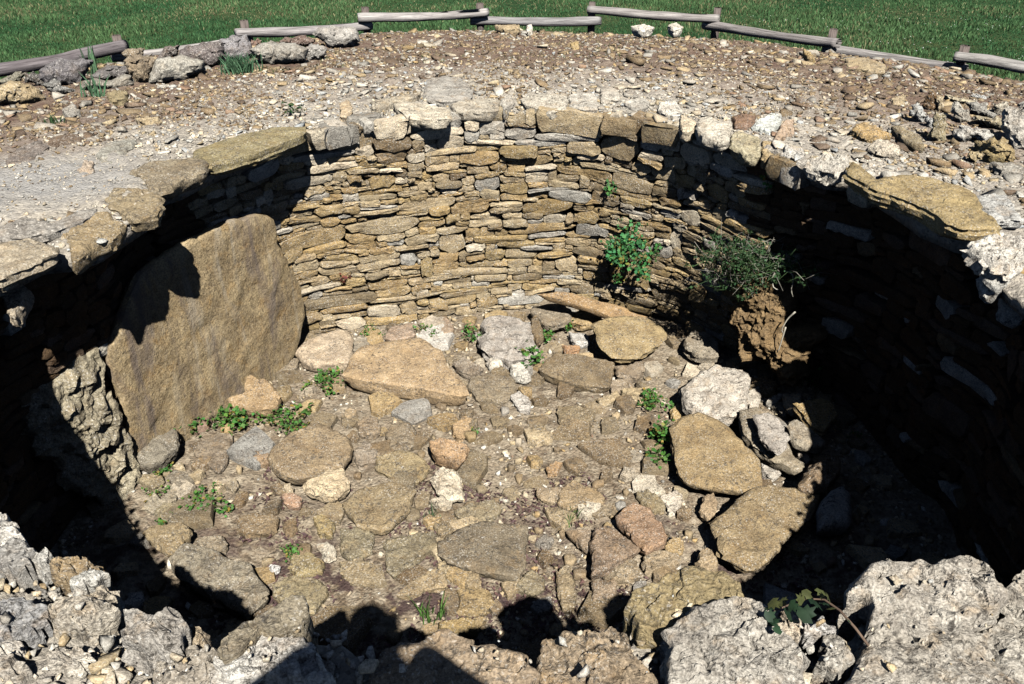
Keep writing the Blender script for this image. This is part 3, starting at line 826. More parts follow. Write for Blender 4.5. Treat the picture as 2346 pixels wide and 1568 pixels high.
# stones bedded in the floor (parts of it)
for a in [
    ('E', [(780,900),(800,850),(900,830),(1060,850),(1080,900),(1040,980),(940,1010),(830,990)], (.30,.24,.16)),
    ('E', [(1040,970),(1100,940),(1170,1000),(1160,1060),(1090,1050)], (.55,.51,.45)),
    ('E', [(1330,1040),(1450,1030),(1560,1060),(1560,1110),(1480,1150),(1340,1130)], 'slab'),
    ('E', [(1570,990),(1700,940),(1710,990),(1590,1030)], 'tan'),
    ('E', [(1720,930),(1890,910),(1900,930),(1880,1000),(1800,1005)], 'tan'),
    ('E', [(690,1150),(760,1090),(810,1110),(780,1200),(740,1230),(690,1200)], (.50,.36,.21)),
    ('E', [(270,1190),(330,1130),(420,1130),(470,1180),(460,1270),(400,1310),(310,1290)], (.25,.2,.135)),
    ('E', [(110,1130),(150,1100),(240,1110),(250,1180),(190,1210),(120,1190)], (.32,.25,.17)),
    ('E', [(210,1340),(380,1300),(480,1330),(560,1400),(520,1450),(470,1505),(380,1460),(250,1430)], (.33,.26,.15)),
    ('H', [(300,640),(480,600),(620,590),(640,680),(500,780),(350,890),(290,800)], (.27,.23,.15)),
    ('H', [(370,1000),(480,900),(620,825),(700,880),(690,950),(560,970),(430,1010)], (.36,.28,.17)),
    ('H', [(760,970),(880,950),(970,970),(1010,1060),(930,1120),(760,1110),(790,1050)], (.40,.30,.16)),
    ('H', [(1420,400),(1440,300),(1530,250),(1650,310),(1730,350),(1720,400),(1600,430),(1480,440)], (.37,.28,.17)),
    ('H', [(1700,850),(1800,790),(1900,750),(1980,860),(1880,910),(1740,900)], (.33,.26,.17)),
    ('H', [(1980,760),(2060,710),(2200,730),(2210,790),(2080,840),(1990,860)], (.37,.29,.19)),
    ('H', [(1410,850),(1500,860),(1550,1000),(1530,1080),(1450,1080),(1420,950)], (.34,.27,.17)),
    ('H', [(1630,920),(1790,900),(1800,980),(1750,1030),(1650,1040)], (.29,.22,.15)),
    ('H', [(1285,330),(1300,300),(1440,300),(1420,370),(1370,395),(1290,350)], (.38,.30,.2)),
    ('H', [(1610,460),(1680,410),(1790,400),(1810,440),(1740,490),(1640,480)], (.3,.24,.16)),
    ('H', [(810,900),(850,850),(910,870),(920,940),(830,950)], (.36,.28,.17)),
    ('H', [(640,800),(690,780),(720,830),(700,870),(640,850)], (.38,.3,.18)),
    ('H', [(0,570),(160,560),(240,620),(200,720),(60,760),(0,700)], (.27,.23,.15)),
    ('H', [(0,790),(140,760),(240,830),(200,920),(60,920),(0,860)], (.33,.26,.16)),
    ('H', [(610,540),(760,500),(780,560),(660,640)], (.3,.24,.15)),
    ('H', [(750,450),(850,400),(1000,380),(1060,430),(980,500),(860,520),(790,500)], (.31,.26,.17)),
    ('H', [(1150,920),(1240,840),(1330,880),(1330,960),(1240,990),(1150,950)], (.3,.25,.16)),
    ('H', [(1930,330),(2000,310),(2090,360),(2130,430),(2040,440),(1960,400)], (.31,.25,.15)),
    ('H', [(2090,370),(2180,310),(2240,350),(2230,410),(2190,460),(2130,430)], (.55,.49,.4)),
    ('H', [(2120,690),(2170,620),(2244,650),(2244,710),(2140,720)], (.46,.33,.17)),
    ('G', [(1540,500),(1600,470),(1720,470),(1830,490),(1810,570),(1700,605),(1560,590)], (.27,.2,.12)),
    ('G', [(2050,500),(2110,475),(2180,530),(2170,600),(2080,600)], (.37,.29,.15)),
    ('G', [(1870,830),(1920,740),(2040,730),(2110,790),(2100,850),(1960,860)], (.35,.28,.15)),
    ('G', [(1780,930),(1900,880),(2050,890),(2150,960),(2100,1060),(2050,1130),(1900,1060),(1790,1010)], (.31,.26,.16)),
    ('G', [(1840,350),(1900,340),(1970,370),(1950,410),(1870,390)], (.47,.31,.21)),
    ('G', [(1850,280),(1900,280),(1920,330),(1870,340)], (.45,.36,.24)),
    ('G', [(1500,240),(1560,250),(1530,300),(1470,285)], (.36,.3,.21)),
    ('G', [(1090,240),(1150,180),(1260,220),(1250,280),(1170,300)], (.27,.23,.17)),
    ('G', [(900,220),(1060,210),(1080,260),(1000,310),(920,260)], (.33,.27,.17)),
    ('G', [(1010,440),(1060,400),(1170,420),(1160,470),(1050,500)], (.33,.28,.18)),
    ('G', [(960,400),(1010,330),(1060,380),(1130,280),(1160,330),(1150,380),(1070,420),(1000,460),(930,440)], (.38,.33,.24)),
    ('G', [(1280,650),(1350,620),(1440,620),(1490,680),(1410,720)], (.32,.26,.18)),
    ('D', [(1180,1290),(1300,1210),(1430,1200),(1400,1370),(1340,1430),(1240,1370)], (.31,.25,.18)),
    ('D', [(1510,1340),(1600,1300),(1670,1330),(1640,1380),(1540,1370)], (.38,.27,.17)),
    ('D', [(1670,800),(1760,740),(1840,740),(1800,830),(1700,880)], (.36,.29,.2)),
    ('E', [(690,770),(760,730),(830,770),(880,800),(830,840),(740,820)], (.33,.27,.2)),
    ('E', [(280,590),(330,540),(450,520),(460,590),(360,630),(270,610)], (.42,.31,.22)),
    ('E', [(480,510),(560,475),(640,490),(640,540),(540,545)], (.55,.47,.36)),
    ('E', [(90,620),(140,590),(180,640),(120,690),(80,690)], (.4,.35,.27)),
    ('E', [(590,560),(640,480),(690,520),(700,560),(640,590)], (.45,.34,.24)),
    ('E', [(1360,660),(1470,660),(1470,690),(1400,705)], (.5,.3,.16)),
    ('E', [(1400,580),(1520,590),(1530,640),(1440,650)], (.56,.53,.48)),
    ('E', [(1680,740),(1800,720),(1880,790),(1820,860),(1700,850)], (.34,.27,.19)),
    ('E', [(1640,880),(1790,860),(1790,910),(1660,940)], (.33,.26,.18)),
    ('E', [(1730,1320),(1800,1300),(1860,1340),(1830,1370),(1750,1360)], (.42,.36,.27)),
    ('E', [(1170,1160),(1220,1130),(1270,1180),(1230,1210),(1170,1190)], (.36,.28,.17)),
    ('E', [(1265,1410),(1320,1370),(1360,1380),(1330,1430),(1270,1440)], (.43,.29,.16)),
    ('E', [(10,1090),(60,1040),(110,1060),(90,1090),(30,1110)], (.45,.34,.21)),
    ('E', [(80,1330),(150,1240),(230,1280),(230,1360),(130,1400)], (.31,.26,.2)),
    ('E', [(2020,1060),(2060,1020),(2107,1040),(2100,1100),(2040,1100)], (.52,.38,.18)),
    ('F', [(280,760),(360,730),(410,770),(370,800),(300,790)], (.5,.36,.2)),
    ('F', [(440,860),(520,850),(600,900),(560,930),(470,910)], (.38,.26,.14)),
    ('F', [(410,950),(480,905),(500,960),(480,1030),(420,1040)], (.62,.56,.46)),
    ('F', [(520,1010),(600,960),(630,960),(600,1020),(550,1020)], (.6,.55,.46)),
    ('F', [(560,1030),(620,1010),(680,1060),(640,1080)], (.3,.26,.2)),
    ('F', [(100,790),(180,740),(220,770),(150,820)], (.5,.44,.34)),
    ('F', [(490,1380),(560,1380),(620,1430),(550,1470),(500,1430)], (.58,.54,.47)),
    ('F', [(700,1290),(740,1270),(800,1370),(770,1390)], (.6,.52,.42)),
]:
    ff(a[0], a[1], a[2], .028, .07, .026, (RNG.uniform(-.04, .04), RNG.uniform(-.06, .02)))

# ------------------------------------------------------------------ the upright slabs on the left
def upright(pA, pB, lean, pts, cd, front, back, tint, mat, label, rough, freq, seed, jag=.02):
    A, B = onz(*pA, ZF), (onz(*pB, ZF) if len(pB) == 2 else np.array(pB))
    t = (B - A); t /= np.linalg.norm(t)
    n = np.array([-t[1], t[0], 0.])
    if np.dot(n[:2], np.array([CX, CY]) - A[:2]) < 0: n = -n
    n = n * math.cos(lean) + UP * math.sin(lean)
    W = np.array([onplane(x, y, A, n) for x, y in crop(cd, pts)])
    print(label[:20], W.min(0).round(2), W.max(0).round(2))
    V, f, c = rock(W, n, front, back, rough, jag, 90, False, seed, freq, 0, 2600, .015, .45)
    return put('upright_slab', V, f, c, tint, mat, None, label, 'stone')
upright((330, 1078), (670, 838), -.02, [(408,572),(425,550),(470,528),(530,500),(580,490),(620,492),(632,540),(655,600),(680,650),(690,690),(688,750),(672,800),(650,850),(600,905),(500,985),(420,1040),(330,1085),(300,1020),(290,960),(270,880),(253,835),(262,780),(285,700),(330,620)], 'P', .02, .13, (.37, .29, .175), M_ORTHO, 'tall yellow brown slab standing upright against the left of the wall', .008, 5.5, 5, .032)
upright((322, 1100), (-2.85, 3.0, ZF), .05, [(180,800),(215,797),(232,830),(235,890),(256,930),(262,970),(290,1010),(312,1060),(322,1100),(250,1170),(160,1120),(90,1040),(62,970),(95,890),(150,850)], 'P', .04, .2, (.37, .33, .24), M_DARK, 'rough grey upright stone half sunk in shadow left of the tall yellow brown slab', .035, 9, 6, .03)

# lump of earth and stones that has slid from the wall on the right
A = onz(1775, 905, ZF)
n = np.array([-.62, -.76, .08]); n /= np.linalg.norm(n)
W = np.array([onplane(x, y, A, n) for x, y in crop('F', [(330,260),(450,190),(600,150),(690,200),(705,420),(660,540),(830,540),(880,580),(840,640),(760,720),(770,860),(650,880),(520,720),(430,730),(380,640),(330,480)])])
V, f, c = rock(W, n, .16, .5, .05, .03, 90, True, 12, 9, 0, 2600)
put('earth_lump', V, f, c, (.23, .16, .085), M_EARTH_SHADE, None, 'crumbling ochre lump of earth and stones under the bush on the right', 'earth bank')

# ------------------------------------------------------------------ slabs and blocks along the rim
def on_rim(cd, pts, tint, label=None, front=.03, back=.09, z=.015, tilt=(0, 0), rough=.009, jag=.012, boulder=False, mat=None, name='rim_slab', M=56, freq=9, strata=0, seed=[400], npts=600):
    seed[0] += 1
    P = crop(cd, pts)
    c = np.mean([onz(x, y, z) for x, y in P], 0)
    zc = z + float(z_top(c[0], c[1]))
    c = np.mean([onz(x, y, zc) for x, y in P], 0)
    n = tilted(*tilt)
    W = np.array([onplane(x, y, c, n) for x, y in P])
    TOP_POLYS.append(W[:, :2])
    V, f, cc = rock(W, n, front, back, rough, jag, M, boulder, seed[0], freq, strata, npts)
    if label: return put(name, V, f, cc, var(tint, .05), mat or M_SLAB, None, label, 'stone')
    return put('rubble_stone', V, f, cc, var(tint, .08), mat or M_SLAB, cairn)
R = on_rim
R('A', [(1250,1005),(1190,985),(1200,930),(1350,880),(1500,830),(1700,790),(1870,785),(1880,830),(1780,870),(1700,895),(1620,930),(1560,955),(1500,965),(1400,1000),(1290,1035)], (.31,.265,.15), 'long slab with yellow lichen forming the left rim where the lit wall begins', 0.02, 0.09, .03, (.03,-.03), strata=.02)
R('A', [(810,1060),(880,1020),(1050,990),(1180,980),(1270,1005),(1260,1070),(1130,1110),(1060,1145),(1000,1165),(930,1178),(900,1120)], (.28,.235,.165), 'brown overhanging rim slab with a yellow left tip', 0.02, 0.09, .04, (.03,-.03), strata=.02)
R('A', [(650,1240),(700,1165),(900,1170),(1000,1225),(990,1280),(970,1335),(900,1350),(820,1368),(760,1320),(670,1290)], (.31,.25,.16), 'ochre overhanging rim slab with white crumbs on its back edge', 0.02, 0.09, .02, (.05,-.06), strata=.02)
R('A', [(380,1425),(500,1345),(680,1315),(705,1370),(765,1400),(710,1480),(640,1500),(570,1530),(520,1590),(450,1650),(430,1540),(425,1480)], (.33,.26,.16), 'jagged ochre rim rock hanging over the dark left side', 0.03, 0.09, -.02, (.08,-.12))
R('P', [(-60,660),(-50,570),(20,556),(70,552),(138,572),(130,588),(85,606),(40,622),(0,640)], (.38,.33,.25), 'layered tan slab jutting over the chamber at the left edge of the photo', 0.02, 0.09, .02, (.04,-.04), strata=.02)
R('A', [(0,1400),(180,1350),(330,1380),(440,1330),(550,1300),(600,1310),(540,1350),(380,1420),(140,1475),(0,1475)], (.34,.32,.29), 'grey fissured slab lying behind the layered tan slab at the left rim', 0.02, 0.07, .03, (0,0), mat=M_DARK)
R('D', [(0,300),(60,272),(180,330),(150,400),(100,492),(50,482),(45,400),(0,330)], (.40,.34,.26), 'small lit block sticking out below the layered tan slab at the left edge', 0.03, 0.09, -.20, (.1,-.3), name='rim_block')
R('C', [(1025,1090),(1050,1005),(1110,1050),(1200,1130),(1260,1100),(1400,1090),(1560,1115),(1700,1160),(1820,1220),(1830,1300),(1900,1350),(1940,1410),(1800,1425),(1690,1410),(1620,1385),(1560,1330),(1430,1270),(1300,1215),(1180,1180)], (.37,.29,.155), 'long thick yellow slab with a ragged crumbling edge on the right rim', 0.03, 0.09, .06, (.02,-.02), .010, .016, M=110, strata=.03, npts=2200)
R('C', [(95,800),(110,755),(180,740),(240,770),(315,765),(305,880),(260,890),(180,870),(120,850)], (.58,.54,.46), 'chunky white block on the rim right of the lit wall', 0.035, 0.09, .03, (0,-.1), mat=M_PALE, name='rim_block')
R('C', [(318,745),(350,728),(400,722),(460,742),(440,790),(380,805),(330,800)], (.26,.17,.12), 'dark reddish stone on the right rim beside the blue grey block', 0.035, 0.08, .03, (0,-.1), name='rim_block')
R('C', [(450,790),(480,750),(560,720),(615,735),(610,770),(590,800),(545,850),(500,820)], (.62,.65,.62), 'smooth blue grey block on the right rim', 0.035, 0.09, .04, (0,-.2), mat=M_PALE, name='rim_block')
R('C', [(570,865),(600,800),(640,750),(690,760),(685,830),(640,860),(590,890)], (.44,.33,.24), 'tilted pinkish brown block right of the blue grey one', 0.035, 0.09, .03, (.1,-.2), name='rim_block')
R('C', [(302,885),(320,840),(345,820),(420,845),(490,870),(492,980),(440,985),(390,965),(320,920)], (.40,.36,.25), 'square yellowish grey block at the lip of the right rim', 0.03, 0.09, -.02, (0,-.25), name='rim_block')
R('C', [(495,885),(572,892),(565,990),(540,992),(500,978)], (.42,.32,.18), 'narrow ochre block wedged beside the square yellowish grey one', 0.03, 0.09, -.03, (0,-.25), name='rim_block')
R('C', [(622,965),(640,910),(690,925),(750,930),(765,985),(740,1012),(700,1010)], (.52,.50,.46), 'pale grey block at the lip right of the narrow ochre block', 0.03, 0.09, 0, (0,-.3), mat=M_PALE, name='rim_block')
R('C', [(755,1000),(860,975),(960,985),(1040,1012),(1005,1070),(930,1085),(850,1062),(780,1045)], (.56,.53,.47), 'broad white rock jutting over the dark right side next to the yellow slab', 0.035, 0.09, .02, (0,-.2), .022, mat=M_PALE, name='rim_block')
R('C', [(1060,800),(1075,770),(1130,760),(1230,800),(1290,830),(1200,858),(1110,850)], (.44,.31,.15), 'ochre rock lying in white grit above the yellow rim slab', 0.035, 0.07, .05, (0,-.2), boulder=True, name='rubble_rock')
R('C', [(1150,905),(1180,868),(1250,875),(1345,905),(1340,945),(1260,945),(1210,930)], (.62,.56,.46), 'elongated cream stone just below the ochre rock in the grit', 0.035, 0.07, .04, (0,-.1), boulder=True, mat=M_PALE, name='rubble_rock')
R('C', [(1810,1220),(1900,1200),(2000,1210),(2060,1320),(2120,1370),(1900,1365),(1840,1300)], (.50,.50,.48), 'flat blue grey plate at the right end of the yellow rim slab', 0.02, 0.06, .03, (0,0), mat=M_PALE)
R('F', [(1750,90),(1770,40),(1850,10),(2000,-10),(2120,50),(2080,150),(1980,205),(1900,190),(1800,130)], (.62,.59,.53), 'big white rock on the rim at the right edge of the photo', 0.035, 0.09, .04, (0,-.2), .025, mat=M_PALE, name='rim_block')
R('F', [(1830,205),(1900,210),(1990,230),(2010,280),(1940,345),(1860,300)], (.50,.50,.47), 'grey white block below the big white rock at the right edge', 0.035, 0.09, -.06, (0,-.3), mat=M_PALE, name='rim_block')
R('F', [(2010,200),(2060,180),(2150,190),(2150,260),(2020,245)], (.40,.28,.12), 'small ochre block under the big white rock at the right edge', 0.035, 0.09, -.04, (0,-.3), name='rim_block')
R('F', [(1990,270),(2150,270),(2160,420),(2060,380)], (.50,.50,.47), None, .04, .18, -.1, (0,-.3), mat=M_PALE)
for a in [('C', [(0,720),(60,740),(100,760),(90,810),(40,830),(0,810)], 'cream'), ('B', [(1105,620),(1170,590),(1390,590),(1395,690),(1300,705),(1200,680),(1130,650)], (.66,.62,.53)),
          ('B', [(1400,600),(1480,580),(1575,600),(1580,690),(1470,685),(1400,660)], (.68,.64,.56)), ('B', [(680,660),(760,630),(900,620),(985,630),(975,690),(860,700),(700,690)], (.52,.48,.40)),
          ('B', [(330,650),(420,640),(680,680),(680,740),(540,745),(400,730)], (.68,.62,.5)), ('B', [(510,600),(540,500),(640,480),(740,490),(820,570),(800,620),(620,640)], (.48,.46,.42)),
          ('B', [(985,620),(1040,600),(1065,640),(1000,695)], 'pale'), ('B', [(1740,640),(1830,610),(1900,640),(1870,680),(1780,680)], 'pale'), ('B', [(1950,640),(2060,640),(2090,700),(2000,720),(1950,690)], 'white'),
          ('B', [(0,650),(60,630),(80,700),(40,735),(0,730)], (.66,.54,.38)), ('B', [(1590,560),(1700,560),(1720,620),(1600,640)], 'pale'), ('B', [(190,640),(280,620),(400,600),(500,575),(470,610),(330,640),(200,680)], (.5,.44,.34)),
          ('B', [(1405,280),(1460,270),(1465,300),(1430,312)], 'gold'), ('C', [(1010,370),(1130,365),(1260,410),(1250,455),(1140,440),(1020,420)], 'tan'),
          ('C', [(750,320),(800,330),(830,390),(780,370)], 'gold'), ('B', [(1780,170),(1860,158),(1930,180),(1840,200)], 'white'), ('B', [(2010,165),(2060,150),(2100,180),(2040,200)], 'white'),
          ('B', [(1140,170),(1175,165),(1180,192),(1145,195)], 'white'), ('B', [(945,165),(1100,165),(1100,185),(1010,195)], 'tan'),
          ('A', [(660,590),(700,570),(780,575),(775,620),(690,625)], (.33,.27,.16)), ('A', [(380,690),(450,650),(490,690),(430,725)], 'grey'), ('A', [(830,740),(970,735),(980,765),(870,765)], 'tan'),
          ('A', [(300,870),(420,840),(520,860),(500,900),(380,915),(300,905)], 'umber'), ('A', [(590,960),(650,900),(800,860),(860,880),(780,960),(690,1020),(620,1010)], (.38,.37,.32)),
          ('A', [(100,930),(250,880),(300,920),(200,1000),(80,1040),(30,1010)], (.24,.21,.19)), ('A', [(490,1060),(520,1000),(580,1010),(590,1060),(520,1110),(480,1100)], (.58,.48,.38)),
          ('C', [(1290,620),(1380,600),(1370,640),(1300,650)], 'tan'), ('C', [(1800,880),(1900,900),(2000,960),(1980,1000),(1880,970)], (.38,.30,.15)), ('C', [(1900,1010),(2080,1020),(2107,1060),(1960,1050)], 'grey'),
          ('C', [(1290,790),(1350,790),(1480,870),(1500,930),(1400,890)], (.34,.28,.18))]:
    R(a[0], a[1], a[2] if isinstance(a[2], str) else tuple(v * .88 for v in a[2]), None, .025, .09, .01, (RNG.uniform(-.04, .04), RNG.uniform(-.10, 0)), mat=M_PALE if not isinstance(a[2], str) and a[2][0] > .45 else None, M=36)

# near rim, at the feet of whoever looks in
NR_ = [
 ('G', [(-60,480),(0,485),(60,492),(120,570),(165,640),(100,695),(0,700),(-60,690)], (.68,.67,.64), 'bright white rock at the left end of the near rim'),
 ('G', [(-60,700),(20,698),(100,650),(212,690),(235,830),(120,870),(0,830),(-60,820)], (.33,.32,.30), 'grey rock right below the bright white one on the near rim'),
 ('G', [(238,775),(300,720),(385,790),(350,845),(260,835)], (.55,.54,.51), 'small light grey rock on the lip of the near left rim'),
 ('G', [(360,805),(440,775),(525,770),(650,850),(600,885),(450,912),(370,865)], (.35,.27,.17), 'ochre brown rounded rock on the near left rim'),
 ('G', [(455,945),(560,885),(692,900),(655,960),(520,988)], (.60,.60,.57), 'pale oval plate in front of the ochre brown rounded rock'),
 ('G', [(535,1025),(720,1000),(745,1050),(650,1082),(560,1065)], (.60,.54,.44), 'cream flat stone below the pale oval plate'),
 ('G', [(-20,1120),(90,1080),(200,1070),(310,1120),(345,1220),(200,1310),(0,1330),(-40,1250)], (.34,.34,.34), 'large dark blue grey rock low in the left corner'),
 ('G', [(340,1130),(420,1080),(520,1060),(720,1090),(790,1150),(700,1240),(560,1270),(400,1230)], (.52,.48,.41), 'broad crumbly pale rock right of the dark blue grey one'),
 ('G', [(840,1165),(920,1145),(1050,1170),(1180,1190),(1262,1260),(1200,1380),(1090,1412),(950,1400),(830,1340)], (.42,.40,.37), 'large grey domed rock with dark lichen on the near rim'),
 ('G', [(1228,1215),(1312,1200),(1335,1260),(1290,1320),(1240,1310)], (.55,.46,.34), 'small tan knob at the tip of the large grey domed rock'),
 ('G', [(310,1420),(440,1380),(600,1400),(650,1450),(450,1505),(340,1490)], (.64,.60,.53), 'flat white cobble low on the left of the near rim'),
 ('G', [(30,1440),(120,1410),(220,1450),(230,1530),(130,1600),(20,1580)], (.50,.47,.42), 'round pale cobble in the bottom left corner'),
 ('G', [(0,1370),(60,1340),(180,1370),(170,1410),(40,1435)], (.66,.62,.56), 'white elongated cobble above the round pale one'),
 ('G', [(1040,1430),(1200,1400),(1300,1345),(1410,1400),(1420,1500),(1330,1640),(1040,1640)], (.40,.36,.30), 'grey brown rock between the domed rock and the brown boulder'),
 ('G', [(1430,1420),(1460,1360),(1600,1250),(1740,1190),(1830,1130),(1900,1072),(1990,1085),(2035,1150),(2000,1250),(1850,1290),(1700,1290),(1560,1450),(1470,1460)], (.30,.26,.19), 'brown boulder rising from the near rim beside the cast shadow'),
 ('G', [(1420,1480),(1560,1450),(1640,1370),(1750,1290),(1870,1290),(2060,1400),(2200,1640),(1420,1640)], (.66,.65,.62), 'white lichened rock in the shadow below the brown boulder'),
 ('H', [(200,1470),(260,1400),(310,1375),(500,1310),(620,1300),(640,1262),(730,1250),(760,1300),(900,1300),(1020,1360),(1180,1400),(1260,1470),(1312,1525),(1310,1640),(200,1640)], (.33,.26,.185), 'wide brown slab on the near rim left of the dark notch'),
 ('H', [(1290,1480),(1340,1335),(1400,1300),(1560,1275),(1650,1270),(1760,1250),(1850,1290),(1900,1380),(1960,1440),(2030,1520),(2090,1640),(1310,1640)], (.34,.27,.19), 'cracked brown slab on the near rim right of the dark notch'),
 ('P', [(1435,1417),(1446,1389),(1481,1361),(1530,1335),(1580,1328),(1645,1330),(1680,1342),(1712,1394),(1660,1425),(1600,1445),(1540,1465),(1460,1465)], (.33,.27,.155), 'thick yellow boulder leaning in from the near rim'),
 ('I', [(-120,1290),(-60,1230),(0,1195),(80,1115),(220,1085),(310,1035),(430,1090),(500,1100),(600,1200),(700,1350),(760,1400),(800,1640),(-90,1640)], (.48,.46,.42), 'big rough grey boulder with gravelly crust in front of the yellow one'),
 ('I', [(610,1180),(700,1140),(800,1185),(780,1240),(790,1300),(740,1345),(640,1300)], (.60,.52,.42), 'cream angular stone under the ivy sprig'),
 ('I', [(800,1215),(900,1180),(975,1262),(880,1300),(820,1280)], (.58,.57,.56), 'pale grey stone beneath the tip of the ivy shadow'),
 ('I', [(900,1340),(980,1270),(1060,1330),(1120,1460),(1000,1560),(880,1480)], (.46,.44,.40), 'grey wedge of rock right of the ivy'),
 ('I', [(1075,1065),(1100,1000),(1150,920),(1240,820),(1320,835),(1400,842),(1600,848),(1720,825),(1850,790),(1950,830),(2000,900),(2045,970),(2110,1010),(2050,1150),(1900,1240),(1700,1265),(1500,1200),(1320,1200),(1210,1240),(1230,1120),(1180,1060)], (.52,.49,.44), 'largest pale grey boulder of the near rim, cracked and pitted'),
 ('I', [(2110,1000),(2150,920),(2244,850),(2330,850),(2330,1070),(2200,1050)], (.58,.55,.49), 'pale boulder in the right corner beyond the largest one'),
 ('I', [(1180,1280),(1300,1215),(1500,1215),(1700,1280),(1880,1260),(2000,1230),(2150,1100),(2330,1080),(2330,1680),(1000,1680),(1120,1480)], (.46,.43,.38), 'wide crust of cemented gravel and cobbles in the bottom right corner'),
]
for k, (cd, pts, tint, lab) in enumerate(NR_):
    if tint[0] > .41: tint = (tint[0] * .93, tint[1] * .92, tint[2] * .90)
    rocky = k in (6, 7, 8, 14, 15, 18, 19, 23, 24)
    z = .03 if k not in (23, 24, 19, 14, 8) else .07
    R(cd, pts, tint, lab, .05 if rocky else .03, .22, z, (RNG.uniform(-.06, .06), RNG.uniform(-.08, .02)), .015 if tint[0] > .33 else .010, .012, False, M_PALE if tint[0] > .33 else M_SLAB, 'rim_rock', 90, 12, 0, npts=3600 if rocky else 1200)

# dark boulders along the far left of the cairn and the loose heap on the far right: outlines stand up
def standing(cd, pts, tint, label, mat=M_DARK, dep=.45, rough=.018, name='boulder', zoff=0.0, seed=[700]):
    seed[0] += 1
    P = np.array(crop(cd, pts))
    pc = np.array([P[:, 0].mean(), P[:, 1].max()])
    P = pc + (P - pc) * [1.10, 1.22]
    lo = P[np.argmax(P[:, 1])]
    z = -.2
    for _ in range(6):
        g = onz(lo[0], lo[1], z); z = float(ground_top(g[0:1], g[1:2])[0]) + zoff
    d = EYE - g; d /= np.linalg.norm(d)
    n = np.array([d[0], d[1], .25]); n /= np.linalg.norm(n)
    w = np.ptp(P[:, 0]) / FPX * np.linalg.norm(g - EYE)
    base = g - n * w * dep * .4
    W = np.array([onplane(x, y, base, n) for x, y in P])
    V, f, c = rock(W, n, w * dep * .45, w * dep * .5, rough, .015, 48, True, seed[0], 6, 0, 380)
    TOP_POLYS.append(np.array([g[:2] + [-w / 2, 0], g[:2] + [w / 2, 0], g[:2] + [w / 2, w * dep], g[:2] + [-w / 2, w * dep]]))
    return put(name, V, f, c, var(tint, .06), mat, None, label, 'stone')
S = standing
S('A', [(240,475),(270,435),(350,410),(450,390),(560,402),(520,460),(490,520),(400,530),(300,522)], (.20,.19,.20), 'largest dark purple grey boulder on the far left bank')
S('A', [(255,530),(350,515),(460,565),(400,582),(350,580),(290,560)], (.24,.24,.23), 'flat dark grey stone at the foot of the largest dark boulder')
S('A', [(0,510),(60,475),(160,458),(120,515),(30,535)], (.25,.24,.19), 'grey green stone with a black hollow beside it, far left')
S('A', [(150,460),(200,455),(250,470),(270,510),(240,530),(160,500)], (.13,.125,.12), 'small black stone in the hollow beside the largest dark boulder')
S('A', [(500,435),(560,415),(645,400),(620,432),(540,450),(505,450)], (.52,.40,.22), 'thin bright yellow stone perched on the dark bank', M_SLAB, .3, .01)
S('A', [(560,485),(600,450),(660,428),(780,420),(785,470),(700,500),(600,498)], (.18,.17,.17), 'dark mottled stone behind the thin yellow one')
S('A', [(770,400),(790,380),(860,368),(950,395),(930,450),(905,515),(870,500),(790,460)], (.26,.21,.15), 'brown angular boulder with a deep black cleft below it')
S('A', [(760,335),(800,315),(870,318),(872,372),(820,385),(780,385)], (.27,.22,.16), 'brown stone cutting off the second fence rail')
S('A', [(965,372),(1010,300),(1092,298),(1085,350),(1000,382)], (.15,.13,.12), 'dark pointed stone standing before the second fence rail')
S('A', [(928,525),(930,465),(960,400),(1050,372),(1130,380),(1220,400),(1240,445),(1140,492),(1020,512)], (.40,.38,.33), 'broad pale grey boulder speckled with lichen on the left bank')
S('A', [(1095,385),(1110,330),(1150,300),(1250,288),(1345,290),(1362,360),(1290,422),(1220,400)], (.19,.165,.16), 'dark purplish block behind the broad pale grey boulder')
S('A', [(1335,345),(1350,262),(1420,250),(1500,250),(1545,340),(1500,372),(1400,372)], (.27,.26,.27), 'grey speckled upright boulder touching the third rail')
S('A', [(1518,295),(1540,252),(1602,258),(1590,300)], (.20,.13,.10), 'small reddish brown stone right of the grey speckled boulder')
S('A', [(1545,325),(1600,290),(1700,285),(1800,288),(1870,320),(1850,380),(1700,405),(1600,385)], (.36,.34,.30), 'long grey stone lying before the dark brown one')
S('A', [(1715,270),(1760,240),(1850,232),(1915,250),(1900,292),(1790,285)], (.17,.12,.10), 'dark brown stone behind the long grey one')
S('A', [(1860,332),(1900,285),(1960,290),(2005,312),(1980,360),(1900,375)], (.37,.36,.34), 'round light grey stone at the right end of the left bank')
S('A', [(1925,225),(1960,195),(2060,185),(2170,200),(2190,260),(2107,300),(2030,292)], (.42,.40,.37), 'pale rounded boulder under the end of the third rail')
S('A', [(0,640),(-30,560),(40,535),(120,528),(230,570),(272,625),(200,650),(100,655)], (.40,.32,.20), 'yellow brown layered boulder at the left edge of the photo')
S('Q', [(985,580),(1000,500),(1120,485),(1300,500),(1420,440),(1530,450),(1560,540),(1400,590),(1180,600)], (.30,.28,.24), 'low grey stone under the black cleft on the left bank')
